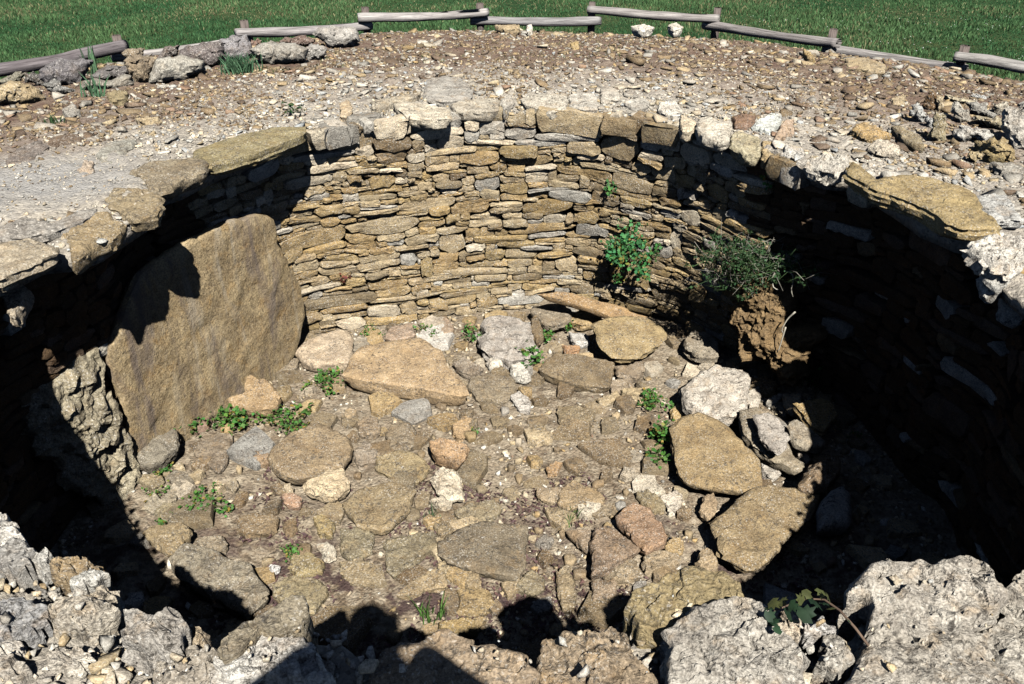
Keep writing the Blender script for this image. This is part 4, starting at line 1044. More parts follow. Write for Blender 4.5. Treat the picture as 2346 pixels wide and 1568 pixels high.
# heap on the right
S('R', [(1520,770),(1560,720),(1700,680),(1850,690),(2010,750),(1960,800),(1940,870),(1870,860),(1760,790),(1660,840),(1560,810)], (.60,.58,.53), 'white arched slab bridging a dark gap in the right heap', M_PALE, .5, .02)
S('R', [(2110,590),(2150,520),(2346,460),(2500,520),(2500,940),(2346,920),(2230,900),(2130,760)], (.56,.53,.47), 'largest pale boulder of the right heap, cut by the photo edge', M_PALE, .5)
S('R', [(1680,400),(1760,390),(1880,430),(2010,520),(1960,560),(1880,520),(1760,500)], (.36,.35,.32), 'grey slab leaning over a black gap in the right heap')
S('R', [(1970,440),(2060,405),(2220,430),(2200,500),(2060,530),(2000,510)], (.50,.46,.38), 'cream stone right of the leaning grey slab', M_PALE)
S('R', [(1540,420),(1620,430),(1700,500),(1720,590),(1600,600),(1530,540)], (.45,.43,.38), 'upright pale stone left of the leaning grey slab', M_PALE)
S('R', [(1170,320),(1250,295),(1330,300),(1330,430),(1270,470),(1180,430)], (.17,.11,.06), 'dark brown square stone at the top of the right heap')
S('R', [(1330,310),(1400,310),(1395,420),(1340,490),(1325,400)], (.40,.33,.22), 'narrow tan stone standing beside the dark brown square one')
S('R', [(1430,290),(1550,300),(1700,330),(1770,360),(1700,395),(1560,380),(1460,340)], (.48,.42,.30), 'long thin tan stone on the crest of the right heap')
S('R', [(1680,290),(1760,265),(1880,290),(1890,330),(1780,320)], (.48,.49,.48), 'thin blue grey stone above the long thin tan one', M_PALE)
S('R', [(1030,430),(1100,410),(1150,460),(1200,540),(1150,600),(1050,530)], (.42,.43,.42), 'rounded blue grey stone at the left side of the right heap', M_PALE)
S('R', [(1190,590),(1220,540),(1290,590),(1290,650),(1200,660)], (.48,.49,.48), 'small blue grey stone just right of the rounded one', M_PALE)
S('R', [(1290,560),(1310,510),(1380,530),(1430,650),(1420,800),(1340,840),(1260,760),(1250,700)], (.33,.29,.19), 'tall olive brown slab standing on edge in the right heap')
S('R', [(1750,600),(1800,550),(1950,560),(2100,590),(2130,700),(2030,680),(1880,620)], (.36,.31,.21), 'long brown slab behind the white arched one')
S('R', [(1890,870),(2000,830),(2120,880),(2200,950),(2180,1050),(2050,1060),(1920,990)], (.36,.28,.15), 'ochre layered rock below the white arched slab', M_SLAB)
S('R', [(1690,1000),(1740,950),(1850,990),(1850,1040),(1770,1070)], (.46,.37,.22), 'small tan rock lying in grit below the right heap', M_SLAB)
#@@REST
# ------------------------------------------------------------------ scattered stones
def covered(P, polys):
    m = np.zeros(len(P), bool)
    for q in polys:
        lo, hi = q.min(0), q.max(0)
        k = np.where((P[:, 0] > lo[0]) & (P[:, 0] < hi[0]) & (P[:, 1] > lo[1]) & (P[:, 1] < hi[1]))[0]
        if len(k): m[k] |= in_poly(P[k], q)
    return m

def in_view(P, zs, m=420):
    x, y, d = project(np.column_stack([P, zs]))
    return (x > -m) & (x < WPX + m) & (y > -m * .5) & (y < HPX + m) & (d > .3)

TPL = [chip(1.0, RNG.uniform(.18, .5), int(RNG.integers(4, 7))) for _ in range(60)]
TPLF = [chip(1.0, RNG.uniform(.08, .22), int(RNG.integers(4, 8))) for _ in range(50)]

def scatter(batch, P, Z, size, tints, tpl, tilt=.25, sink=.15):
    for k in range(len(P)):
        V, f, c = tpl[RNG.integers(len(tpl))]
        V = rot(V * size[k], RNG.uniform(0, 6.28), RNG.normal(0, tilt), RNG.normal(0, tilt))
        V = V + [P[k, 0], P[k, 1], Z[k] + size[k] * sink]
        batch.add(V, f, c, tints[k])

def pick(names, w, n, a=.2):
    ks = RNG.choice(len(names), n, p=np.array(w) / sum(w))
    return np.array([var(names[k], a) for k in ks])

def thin(P, S, f=.55):
    """drop stones whose centre lies within another larger one (simple grid thinning)"""
    order = np.argsort(-S)
    cell = {}
    keep = []
    for k in order:
        c = (int(P[k, 0] / .3), int(P[k, 1] / .3))
        ok = True
        for dx in (-1, 0, 1):
            for dy in (-1, 0, 1):
                for q in cell.get((c[0] + dx, c[1] + dy), ()):
                    if (P[k, 0] - P[q, 0]) ** 2 + (P[k, 1] - P[q, 1]) ** 2 < (f * .5 * (S[k] + S[q])) ** 2:
                        ok = False; break
                if not ok: break
            if not ok: break
        if ok:
            cell.setdefault(c, []).append(k); keep.append(k)
    return np.array(keep)

def in_chamber(P, margin):
    ph = np.arctan2(P[:, 0] - CX, P[:, 1] - CY); r = np.hypot(P[:, 0] - CX, P[:, 1] - CY)
    return r < np.interp(ph, _pgrid, _rbm) - margin

# ---- floor: bedded stones (parts), small stones (stuff)
P = np.column_stack([RNG.uniform(-2.7, 2.8, 1500), RNG.uniform(2.2, 6.5, 1500)])
S_ = np.clip(RNG.lognormal(math.log(.11), .5, 1500), .05, .34)
ok = in_chamber(P, .08) & ~covered(P, FLOOR_POLYS)
P, S_ = P[ok], S_[ok]
k = thin(P, S_, .95); P, S_ = P[k], S_[k]
vis = in_view(P, np.full(len(P), ZF), 0)
Zf = ZF + floor_disp(P[:, 0], P[:, 1])
o = np.argsort(-(S_ * vis))
bt = Batch(); nfl = 0
for q in o:
    N = int(RNG.integers(6, 9))
    a = np.sort((np.arange(N) + RNG.uniform(-.4, .4, N)) / N * 2 * math.pi)
    r = S_[q] * .53 * RNG.uniform(.68, 1.25, N); yaw = RNG.uniform(0, 3.14); asp = RNG.uniform(.6, 1)
    u = np.cos(a) * r; v = np.sin(a) * r * asp
    out = np.column_stack([P[q, 0] + u * math.cos(yaw) - v * math.sin(yaw), P[q, 1] + u * math.sin(yaw) + v * math.cos(yaw), np.full(N, Zf[q])])
    n_ = tilted(RNG.normal(0, .07), RNG.normal(0, .07))
    out[:, 2] -= (out[:, 0] - P[q, 0]) * n_[0] + (out[:, 1] - P[q, 1]) * n_[1]
    h = RNG.uniform(.016, .042) + S_[q] * .08
    V = rings(out, n_, [(.95, -.03), (1.0, h * .5), (.92, h), (.5, h * 1.05)], h)
    V[:, 2] += RNG.uniform(-.15, .15, len(V)) * h
    f, c = topo(N, 4)
    tn = pick(['slab', 'tan', 'brown', 'ochre', 'grey', 'cream', 'white', 'red'], [34, 16, 24, 10, 7, 5, 2, 2], 1)[0] * [.98, .98, 1.0]
    if nfl < 230 and vis[q] and S_[q] > .09:
        b0 = V.mean(0)
        link('paving_stone', mesh_np('paving_stone', V - b0, f, c, tn, True, 30), M_SLAB, floor, b0); nfl += 1
    else: bt.add(V, f, c, tn)
n = 17000
P = np.column_stack([RNG.uniform(-2.8, 2.9, n), RNG.uniform(2.2, 6.6, n)])
dens = fbm(np.column_stack([P, np.zeros(n)]), 1.4, 3, 91)
S_ = np.clip(RNG.lognormal(math.log(.022), .5, n), .010, .07)
ok = in_chamber(P, 0) & (dens > RNG.uniform(-.9, .7, n)) & ~(covered(P, FLOOR_POLYS) & (RNG.random(n) < .985))
P, S_ = P[ok], S_[ok]
scatter(bt, P, ZF + floor_disp(P[:, 0], P[:, 1]), S_, pick(['white', 'cream', 'tan', 'slab', 'grey', 'ochre', 'red'], [18, 26, 24, 14, 9, 6, 2], len(P)), TPL, .3, .12)
o = link('floor_grit', bt.mesh('floor_grit'), M_RUB, floor); o['kind'] = 'stuff'

# purple brown leaf litter: curled flakes between the near slabs
lb = Batch()
n = 9000
P = np.column_stack([RNG.uniform(-1.6, 1.7, n), RNG.uniform(2.5, 4.3, n)])
d = fbm(np.column_stack([P, np.zeros(n)]), 2.6, 3, 66)
ok = (d > .02) & ~covered(P, FLOOR_POLYS); P = P[ok]
q4 = np.array([[-1, -.3, 0], [0, -.42, .25], [1, 0, 0], [0, .4, .3]])
for p in P:
    s = RNG.uniform(.010, .022)
    V = rot(q4 * s, RNG.uniform(0, 6.28), RNG.normal(0, .5), RNG.normal(0, .5)) + [p[0], p[1], ZF + float(floor_disp(p[0:1], p[1:2])[0]) + .012]
    lb.add(V, np.array([0, 1, 2, 0, 2, 3]), np.array([3, 3]), var((.105, .062, .06), .4))
o = link('leaf_litter', lb.mesh('leaf_litter'), M_STEM)
tag(o, 'purple brown dead leaf litter gathered between the floor slabs', kind='stuff')

# ---- cairn top: rubble
def top_tints(P):
    n = len(P)
    r = np.hypot(P[:, 0] - CX, P[:, 1] - CY) + fbm(np.column_stack([P, np.zeros(n)]), 1.0, 3, 12) * .9
    out = np.empty((n, 3))
    pal_near = pick(['white', 'cream', 'pale', 'bluegrey', 'tan', 'grey'], [13, 19, 34, 10, 10, 20], n)
    pal_far = pick(['brown', 'tan', 'grey', 'umber', 'cream', 'pale', 'red', 'ochre'], [34, 15, 20, 24, 2, 3, 6, 4], n)
    f = np.clip((r - 2.65) / 1.05, 0, 1) * .95 > RNG.random(n)
    out[:] = pal_near; out[f] = pal_far[f]
    return out
def top_points(n, rmax=8.9):
    ph = RNG.uniform(-1.75, 1.75, n)
    r0 = r_rim(ph) + .05
    r = np.sqrt(RNG.uniform(0, 1, n) * (rmax ** 2 - r0 ** 2) + r0 ** 2)
    return np.column_stack([CX + np.sin(ph) * r, CY + np.cos(ph) * r]), r
tb = Batch()
P, r = top_points(29000)
S_ = np.clip(RNG.lognormal(math.log(.058), .45, len(P)), .032, .26)
zz_ = ground_top(P[:, 0], P[:, 1])
cl = fbm(np.column_stack([P, np.zeros(len(P))]), .8, 3, 410)
def bare(P): return ((P[:, 0] + 2.75) * .9) ** 2 + ((P[:, 1] - 4.65) * 1.3) ** 2 < .55
S_ = np.where(cl > .25, S_ * 1.1, S_ * .85)
ok = in_view(P, zz_) & ~covered(P, TOP_POLYS) & (zz_ > FIELD_Z + .05) & (RNG.random(len(P)) < np.clip(.75 + .9 * cl, .25, 1)) & ~(bare(P) & (RNG.random(len(P)) < .93)); P, S_, zz_ = P[ok], S_[ok], zz_[ok]
k = thin(P, S_, .72); P, S_, zz_ = P[k], S_[k], zz_[k]
tn = top_tints(P)
x, y, d = project(np.column_stack([P, zz_]))
order = np.argsort(-(S_ / d) * ((x > 0) & (x < WPX) & (y > 0)))
big = set(order[:265].tolist())
small = [q for q in range(len(P)) if q not in big]
for q in order[:265]:
    V, f, c = TPLF[RNG.integers(len(TPLF))]
    V = rot(V * S_[q], RNG.uniform(0, 6.28), RNG.normal(0, .12), RNG.normal(0, .12))
    link('rubble_stone', mesh_np('rubble_stone', V, f, c, tn[q]), M_RUB, cairn, (P[q, 0], P[q, 1], zz_[q] + S_[q] * .08))
sm = np.array(small)
scatter(tb, P[sm], zz_[sm], S_[sm], tn[sm], TPLF, .16, .08)
P, r = top_points(115000, 7.9)
S_ = np.clip(RNG.lognormal(math.log(.023), .4, len(P)), .012, .05)
dens = fbm(np.column_stack([P, np.zeros(len(P))]), 1.6, 3, 21)
ok = (RNG.random(len(P)) < np.clip(1.25 - (r - 2.4) / 4.2, .18, 1)) & (dens > RNG.uniform(-1.1, .3, len(P)))
S_ = np.where(bare(P), S_ * .55, S_)
P, S_ = P[ok], S_[ok]; zz_ = ground_top(P[:, 0], P[:, 1])
ok = in_view(P, zz_) & ~(covered(P, TOP_POLYS) & (RNG.random(len(P)) < .97)); P, S_, zz_ = P[ok], S_[ok], zz_[ok]
scatter(tb, P, zz_, S_, top_tints(P), TPL, .3, .1)
# near rim grit and cobbles
n = 22000
P = np.column_stack([RNG.uniform(-3.0, 3.0, n), RNG.uniform(.3, 2.8, n)])
rr_ = np.hypot(P[:, 0] - CX, P[:, 1] - CY); ph = np.arctan2(P[:, 0] - CX, P[:, 1] - CY)
ok = rr_ > r_rim(ph) + .04; P = P[ok]
ok = in_view(P, np.zeros(len(P)), 420); P = P[ok]
S_ = np.clip(RNG.lognormal(math.log(.022), .55, len(P)), .008, .085)
cov = covered(P, TOP_POLYS)
ok = ~(cov & (RNG.random(len(P)) < .8)); P, S_, cov = P[ok], S_[ok], cov[ok]
S_[cov] *= .55
scatter(tb, P, ground_top(P[:, 0], P[:, 1]) + np.where(cov, .085, .01), S_, pick(['white', 'cream', 'pale', 'tan', 'grey', 'bluegrey'], [16, 26, 26, 16, 10, 6], len(P)), TPL, .35, .1)
o = link('loose_rubble', tb.mesh('loose_rubble'), M_RUB, cairn); o['kind'] = 'stuff'
print('rubble verts', tb.n)

# courses of blocks right at the rim on the far side (parts of the wall)
ph = -.95
while ph < 1.2:
    for row in range(2):
        w = RNG.uniform(.06, .30)
        r = float(r_rim(ph)) + .05 + row * .16 + RNG.uniform(-.02, .03)
        p = np.array([[CX + math.sin(ph) * r, CY + math.cos(ph) * r]])
        if covered(p, TOP_POLYS)[0] or RNG.random() < .25: continue
        N = 10; a = np.arange(N) / N * 2 * math.pi
        e = .3
        u = np.sign(np.cos(a)) * np.abs(np.cos(a)) ** e * w * .52 * RNG.uniform(.78, 1.12, N); v = np.sign(np.sin(a)) * np.abs(np.sin(a)) ** e * RNG.uniform(.05, .10) * RNG.uniform(.75, 1.2, N)
        out = np.column_stack([p[0, 0] + u * math.cos(ph) + v * math.sin(ph), p[0, 1] - u * math.sin(ph) + v * math.cos(ph), np.full(N, -.01)])
        h = RNG.uniform(-.01, .02)
        V = rings(out, tilted(RNG.normal(0, .12), RNG.normal(-.08, .12)), [(.9, -.13), (1.02, -.07), (1.0, h * .3), (.93, h), (.45, h * 1.1)], h * 1.1)
        V += RNG.uniform(-.010, .010, V.shape)
        f, c = topo(N, 5)
        b0 = V.mean(0)
        link('coping_stone', mesh_np('coping_stone', V - b0, f, c, var(['slab', 'cream', 'pale', 'tan', 'grey'][RNG.integers(5)], .15), True, 30), M_PALE, wall, b0 - WOFF)
    ph += w / 2.45 * .95

# ------------------------------------------------------------------ fence
fence = link('rail_fence', None, None, None, (0, 0, 0))
POSTS = [(272, 108, 129), (562, 72, 97), (838, 40, 64), (1100, 30, 50), (1356, 27, 48), (1642, 41, 60), (1905, 93, 113), (2204, 133, 153)]
ZH, ZL = FIELD_Z + .42, FIELD_Z + .29
post_xy = []
for (px, yh, yl) in POSTS:
    h = onz(px, yh, ZH); post_xy.append(h)
base = post_xy[3].copy(); base[2] = FIELD_Z
fence.location = base
tag(fence, 'low weathered grey wooden rail fence curving round the far side of the cairn', 'fence')
def log(name, A, B, r, tint, seed, parent, N=12, L=16, bend=.02, square=0):
    A, B = np.asarray(A, float), np.asarray(B, float)
    d = B - A; ln = np.linalg.norm(d); d = d / ln
    s = np.cross(d, UP if abs(d[2]) < .8 else np.array([0, 1., 0])); s /= np.linalg.norm(s); t = np.cross(s, d)
    V = []
    a = np.arange(N) / N * 2 * math.pi
    for k in range(L):
        u = k / (L - 1)
        rr = r * .9 * (1 + .06 * math.sin(u * 7 + seed) + .04 * math.sin(u * 17 + seed * 2)) * (1 + .06 * fbm(np.column_stack([np.cos(a) * 2, np.sin(a) * 2, a * 0 + u * 6]), 1, 2, seed))
        if k in (0, L - 1): rr = rr * .94
        off = bend * (math.sin(u * 3.14 * 1.6 + seed) * s * .6 + math.sin(u * 4.5 + seed * 3) * t)
        c = np.array([A[0], A[1], A[2]]) * 0 + d * ln * u + off
        V.append(c + np.outer(np.cos(a) * rr, s) + np.outer(np.sin(a) * rr, t))
    V.append(V[0].mean(0)[None]); V.append(V[-1].mean(0)[None])
    V = np.vstack(V)
    f, c = topo(N, L)
    # object frame turned along the log so the wood grain runs with it
    from mathutils import Matrix
    Rm = np.column_stack([d, s, t])
    o = link(name, mesh_np(name, V @ Rm, f, c, tint, True), M_WOOD, parent)
    o.matrix_local = Matrix.Translation(Vector(A - base)) @ Matrix(Rm.tolist()).to_4x4()
    return o
RAILS = [((-60, 170), (290, 108), 'hh', .078, (.21, .19, .195)), ((256, 133), (578, 93), 'll', .062, (.42, .40, .38)), ((541, 78), (851, 61), 'hl', .066, (.40, .38, .37)),
         ((820, 43), (1119, 30), 'hh', .067, (.46, .44, .42)), ((1077, 50), (1377, 48), 'll', .068, (.34, .335, .33)), ((1346, 25), (1649, 43), 'hh', .065, (.40, .38, .36)),
         ((1614, 60), (1921, 99), 'lh', .065, (.36, .34, .325)), ((1885, 114), (2217, 158), 'll', .064, (.36, .345, .33)), ((2186, 132), (2420, 162), 'hh', .066, (.42, .41, .385))]
for k, (a, b, hl, r, tn) in enumerate(RAILS):
    za = ZH if hl[0] == 'h' else ZL; zb = ZH if hl[1] == 'h' else ZL
    A, B = onz(*a, za), onz(*b, zb)
    o = log('rail', A, B, r, tn, k * 2 + 1, fence, 16, 30, .014)
    if k == 0: o['label'] = 'darker thicker rail nearest the left edge'
for k, h in enumerate(post_xy):
    d = (EYE - h); d[2] = 0; d /= np.linalg.norm(d)
    p = h - d * .11
    log('post', (p[0], p[1], FIELD_Z - .15), (p[0], p[1], ZH + .115), .06, (.19, .16, .145), k + 50, fence, 10, 6, .003)

# ------------------------------------------------------------------ grass field
def blades(P, Z, hgt, wid, tint, lean=.5):
    n = len(P)
    yaw = RNG.uniform(0, 6.28, n); ly = RNG.uniform(0, 6.28, n); ll = RNG.uniform(.1, lean, n) * hgt
    dx, dy = np.cos(yaw) * wid * .5, np.sin(yaw) * wid * .5
    b1 = np.column_stack([P[:, 0] - dx, P[:, 1] - dy, Z]); b2 = np.column_stack([P[:, 0] + dx, P[:, 1] + dy, Z])
    mx, my = np.cos(ly) * ll * .4, np.sin(ly) * ll * .4
    m1 = b1 + np.column_stack([mx, my, hgt * .6]); m2 = b2 + np.column_stack([mx, my, hgt * .6])
    t = np.column_stack([P[:, 0] + np.cos(ly) * ll, P[:, 1] + np.sin(ly) * ll, Z + hgt])
    V = np.stack([b1, b2, m2, m1, t], 1).reshape(-1, 3)
    k = np.arange(n)[:, None] * 5
    f = (k + np.array([[0, 1, 2, 3, 3, 2, 4]])).ravel()
    c = np.tile([4, 3], n)
    return V, f, c, np.repeat(tint, 5, 0)
n = 330000
P = np.column_stack([RNG.uniform(-12, 12, n), RNG.uniform(7.0, 19.5, n)])
rr_ = np.hypot(P[:, 0] - CX, P[:, 1] - CY)
ok = (rr_ > 8.25) & in_view(P, np.full(n, FIELD_Z), 60); P = P[ok]; n = len(P)
tuft = fbm(np.column_stack([P, np.zeros(n)]), 1.3, 4, 200); fine = fbm(np.column_stack([P, np.zeros(n)]), 6, 2, 210)
hg = np.clip(.045 + .028 * tuft + .018 * fine, .015, .11) * RNG.uniform(.6, 1.3, n)
g0, g1, g2 = np.array([.045, .135, .052]), np.array([.108, .205, .082]), np.array([.30, .28, .15])
w = np.clip(.5 + .7 * tuft + .5 * fbm(np.column_stack([P, np.zeros(n)]), .45, 2, 260) + .4 * RNG.normal(0, .5, n), 0, 1)[:, None]
tint = g0 * (1 - w) + g1 * w
dry = (RNG.random(n) < np.clip(.10 + .22 * fbm(np.column_stack([P, np.zeros(n)]), .6, 3, 230), .02, .5))
tint[dry] = g2 * RNG.uniform(.6, 1.2, (dry.sum(), 1))
tint = tint * RNG.uniform(.7, 1.35, (n, 1))
V, f, c, tt_ = blades(P, np.full(n, FIELD_Z - .005), hg, .011 * RNG.uniform(.6, 1.4, n), tint, .8)
o = link('grass', mesh_np('grass', V, f, c, tt_), M_GRASS)
tag(o, 'short green meadow grass with paler dry patches beyond the fence', kind='stuff')
print('blades', n)
#tiny white flowers and clover heads on the right of the field
fb = Batch()
for _ in range(300):
    x_, y_ = RNG.uniform(3.2, 9.5), RNG.uniform(8.0, 14.5)
    if math.hypot(x_ - CX, y_ - CY) < 8.6: continue
    s = RNG.uniform(.007, .012); zz0 = FIELD_Z + RNG.uniform(.04, .08)
    V = np.array([[1, 0, 0], [0, 1, 0], [-1, 0, 0], [0, -1, 0], [0, 0, .5], [0, 0, -.5]]) * s + [x_, y_, zz0]
    fb.add(V, np.array([0,1,4, 1,2,4, 2,3,4, 3,0,4, 1,0,5, 2,1,5, 3,2,5, 0,3,5]), np.full(8, 3), (.6, .62, .6))
o = link('clover_flowers', fb.mesh('clover_flowers'), M_STEM)
tag(o, 'tiny white flower heads dotted in the grass on the right', kind='stuff')
# thin weeds on the cairn top
P, r = top_points(2600, 8.3)
dens = fbm(np.column_stack([P, np.zeros(len(P))]), .9, 3, 300)
P = P[(dens > .18) & (r > 4.0)]
P = np.repeat(P, 5, 0) + RNG.normal(0, .03, (len(P) * 5, 2)); n = len(P)
V, f, c, tt_ = blades(P, ground_top(P[:, 0], P[:, 1]), RNG.uniform(.015, .045, n), np.full(n, .004), np.array([.07, .11, .035]) * RNG.uniform(.6, 1.5, (n, 1)), 1.2)
o = link('sparse_weeds', mesh_np('sparse_weeds', V, f, c, tt_), M_GRASS)
tag(o, 'sparse low weeds sprouting between the rubble on the cairn top', kind='stuff')

# ------------------------------------------------------------------ plants
LEAF = np.array([[0, -.5, 0], [.34, -.22, .04], [.5, .12, .02], [.24, .16, .05], [.2, .46, 0], [0, .56, .03], [-.2, .46, 0], [-.24, .16, .05], [-.5, .12, .02], [-.34, -.22, .04]])
def tube(batch, pts, r, tint, N=4):
    pts = np.asarray(pts, float); L = len(pts); V = []
    a = np.arange(N) / N * 2 * math.pi
    for k in range(L):
        d = pts[min(k + 1, L - 1)] - pts[max(k - 1, 0)]; d /= np.linalg.norm(d) + 1e-9
        s = np.cross(d, [.3, .2, .93]); s /= np.linalg.norm(s) + 1e-9; t = np.cross(s, d)
        rk = r * (1 - .5 * k / L)
        V.append(pts[k] + np.outer(np.cos(a) * rk, s) + np.outer(np.sin(a) * rk, t))
    V.append(pts[:1]); V.append(pts[-1:])
    f, c = topo(N, L)
    batch.add(np.vstack(V), f, c, tint)

def plant(name, centre, rad, hgt, nleaf, lsize, label, cat='plant', normal=UP, green=(.07, .19, .04), flatten=1.0, shape=None):
    """creeping leafy clump: stems from the root, lobed leaflets spread through its volume"""
    centre = np.asarray(centre, float)
    root = link(name, None, None, None, centre); tag(root, label, cat, 'small green plants in and around the chamber')
    lb, sb = Batch(), Batch()
    n = np.asarray(normal, float); n /= np.linalg.norm(n)
    s = np.cross(n, [0.1, 1., .2]); s /= np.linalg.norm(s); t = np.cross(n, s)
    nst = max(5, nleaf // 6)
    for k in range(nst):
        if shape is None:
            a = RNG.uniform(0, 6.28); R_ = rad * math.sqrt(RNG.uniform(.02, 1)) * (1 + .3 * math.sin(a * 3 + rad * 40))
            u, v = math.cos(a) * R_, math.sin(a) * R_ * flatten
        else:
            u, v = shape[RNG.integers(len(shape))] + RNG.normal(0, rad * .16, 2)
        h = hgt * RNG.uniform(.4, 1.1) * (1 - .5 * min(1, math.hypot(u, v) / (rad * 1.5)))
        tip = s * u + t * v + n * h
        start = (s * u + t * v) * (.15 if shape is None else .8)
        mid = (start + tip) * .5 + n * h * .3
        tube(sb, [start, mid, tip], .0022, var((.14, .13, .06), .3))
        for q in range(nleaf // nst + 1):
            c = tip * RNG.uniform(.7, 1.0) + RNG.normal(0, lsize * .8, 3)
            if (c @ n) < 0: c = c - n * (c @ n) + n * .01
            L = LEAF * lsize * RNG.uniform(.6, 1.25)
            L = rot(L, RNG.uniform(0, 6.28), RNG.normal(0, .5), RNG.normal(0, .5))
            L = np.outer(L[:, 0], s) + np.outer(L[:, 1], t) + np.outer(L[:, 2], n)
            g = (np.array(green) if RNG.random() < .88 else np.array((.22, .20, .05))) * RNG.uniform(.6, 1.5) * np.array([RNG.uniform(.8, 1.4), 1, RNG.uniform(.8, 1.2)])
            lb.add(c + L, np.arange(10), np.array([10]), g)
    o = link('foliage', lb.mesh('foliage'), M_LEAF, root)
    o2 = link('stem', sb.mesh('stem'), M_STEM, root)
    return root
def fl(px, py, z=.02): return onz(px, py, ZF + z)
pl = [
 ((487, 965), .16, .10, 110, .030, 'green leafy clump rooted at the foot of the tall upright slab'),
 ((430, 995), .12, .14, 80, .030, 'leafy green sprig climbing at the corner of the tall upright slab'),
 ((372, 982), .05, .05, 22, .020, 'tiny green sprig low on the face of the tall upright slab'),
 ((552, 975), .11, .09, 70, .030, 'round green plant between the upright slab and the reddish tinged clump'),
 ((665, 968), .18, .10, 110, .026, 'wide green plant with reddish tinge behind the broad brown slab'),
 ((750, 885), .15, .09, 90, .026, 'green plant left of the largest pale tan slab'),
 ((870, 888), .08, .07, 50, .024, 'small bright green plant at the front edge of the largest tan slab'),
 ((1210, 830), .10, .12, 60, .036, 'bright green broad leaved sprig beside the pitted grey slab'),
 ((1085, 770), .10, .09, 45, .026, 'greyish green plant behind the pitted grey slab'),
 ((965, 762), .06, .07, 25, .022, 'small green sprig near the wall behind the tan slab'),
 ((993, 770), .04, .05, 20, .020, 'dark green tuft right of the sprig behind the tan slab'),
 ((845, 765), .12, .05, 40, .016, 'fine grey green weeds at the foot of the wall'),
 ((1250, 780), .06, .08, 30, .024, 'green sprig beside the small upright brown block'),
 ((1305, 755), .07, .06, 36, .022, 'green sprig below the small ochre slab with white specks'),
 ((1497, 928), .12, .08, 70, .028, 'blue green leafy plant at the end of the big pale grey rock'),
 ((1520, 1015), .07, .18, 60, .032, 'green plant growing up beside the biggest thick ochre slab'),
 ((1505, 1060), .08, .06, 30, .034, 'few round green leaves below the plant beside the ochre slab'),
 ((470, 1160), .14, .08, 90, .022, 'green fern like plant on grey grit near the shadow edge'),
 ((370, 1085), .06, .06, 26, .022, 'small green sprig below the leaning grey brown rock'),
 ((360, 1130), .07, .04, 24, .018, 'faint green creeping plant close to the shadow edge'),
 ((385, 1197), .05, .04, 26, .018, 'tiny bright green tuft at the very edge of the near left shadow'),
 ((672, 1265), .06, .06, 30, .018, 'small grey green sprig on the near left floor'),
 ((1090, 990), .04, .03, 14, .016, 'tiny green weed behind the orange topped wedge of stone'),
 ((1960, 1002), .10, .05, 20, .014, 'few dark weeds at the foot of the shaded right wall'),
]
for (p, rad, h, nl, ls, lab) in pl:
    plant('leafy_plant', fl(*p), rad * 1.05, h, int(nl * 1.9), ls, lab)
# plant hanging on the wall
def on_wall(px, py):
    d = ray(px, py); best = None
    for tt0 in np.linspace(2.0, 9.5, 900):
        p = EYE + d * tt0
        if p[2] < -.02 and math.hypot(p[0] - CX, p[1] - CY) > float(wall_r(math.atan2(p[0] - CX, p[1] - CY), p[2])) - .03 and p[1] > CY - 1:
            return p
    return EYE + d * 6
c = on_wall(1448, 560); ph = math.atan2(c[0] - CX, c[1] - CY)
nw = np.array([-math.sin(ph), -math.cos(ph), .25])
shp_px = [(1430, 485), (1452, 480), (1475, 490), (1440, 505), (1465, 510), (1445, 525), (1455, 540), (1420, 550), (1440, 560), (1465, 555), (1405, 570), (1420, 580), (1450, 580), (1480, 570),
          (1400, 590), (1430, 595), (1460, 600), (1485, 595), (1425, 610), (1455, 612), (1480, 615), (1470, 630), (1490, 635), (1475, 560), (1410, 575)]
s0 = np.cross(nw / np.linalg.norm(nw), [0.1, 1., .2]); s0 /= np.linalg.norm(s0); t0 = np.cross(nw / np.linalg.norm(nw), s0)
shp = [np.array([(onplane(x, y, c, nw) - c) @ s0, (onplane(x, y, c, nw) - c) @ t0]) for x, y in shp_px]
plant('wall_plant', c, .14, .13, 620, .030, 'bushy bright green plant hanging down the middle of the sunlit wall', 'plant', nw, (.06, .21, .07), 1, shp)
for (p, lab, nl, rad) in [((1512, 580), 'small green tuft right of the bushy plant on the sunlit wall', 30, .05), ((1418, 637), 'small pale green sprig below the bushy plant on the sunlit wall', 30, .06),
                     ((1398, 434), 'dark green tuft growing in a gap high on the sunlit wall', 26, .04), ((1758, 408), 'spindly green weed under the shaded right rim', 16, .07), ((672, 258), 'dark green little plant on the cairn top above the left rim slab', 0, 0),
                     ((783, 638), 'tiny reddish sprig on the lower left of the sunlit wall', 8, .03)]:
    if nl:
        c = on_wall(*p); ph = math.atan2(c[0] - CX, c[1] - CY)
        plant('wall_plant', c, rad, .07, nl, .026, lab, 'plant', (-math.sin(ph), -math.cos(ph), .3), (.06, .18, .05) if p != (783, 638) else (.14, .05, .04))
    else:
        c = onz(p[0], p[1], 0.02); plant('leafy_plant', c, .07, .06, 40, .026, lab, 'plant', UP, (.035, .09, .03))
c = onz(1440 * .374 + 0, 430 * .374, -.35)
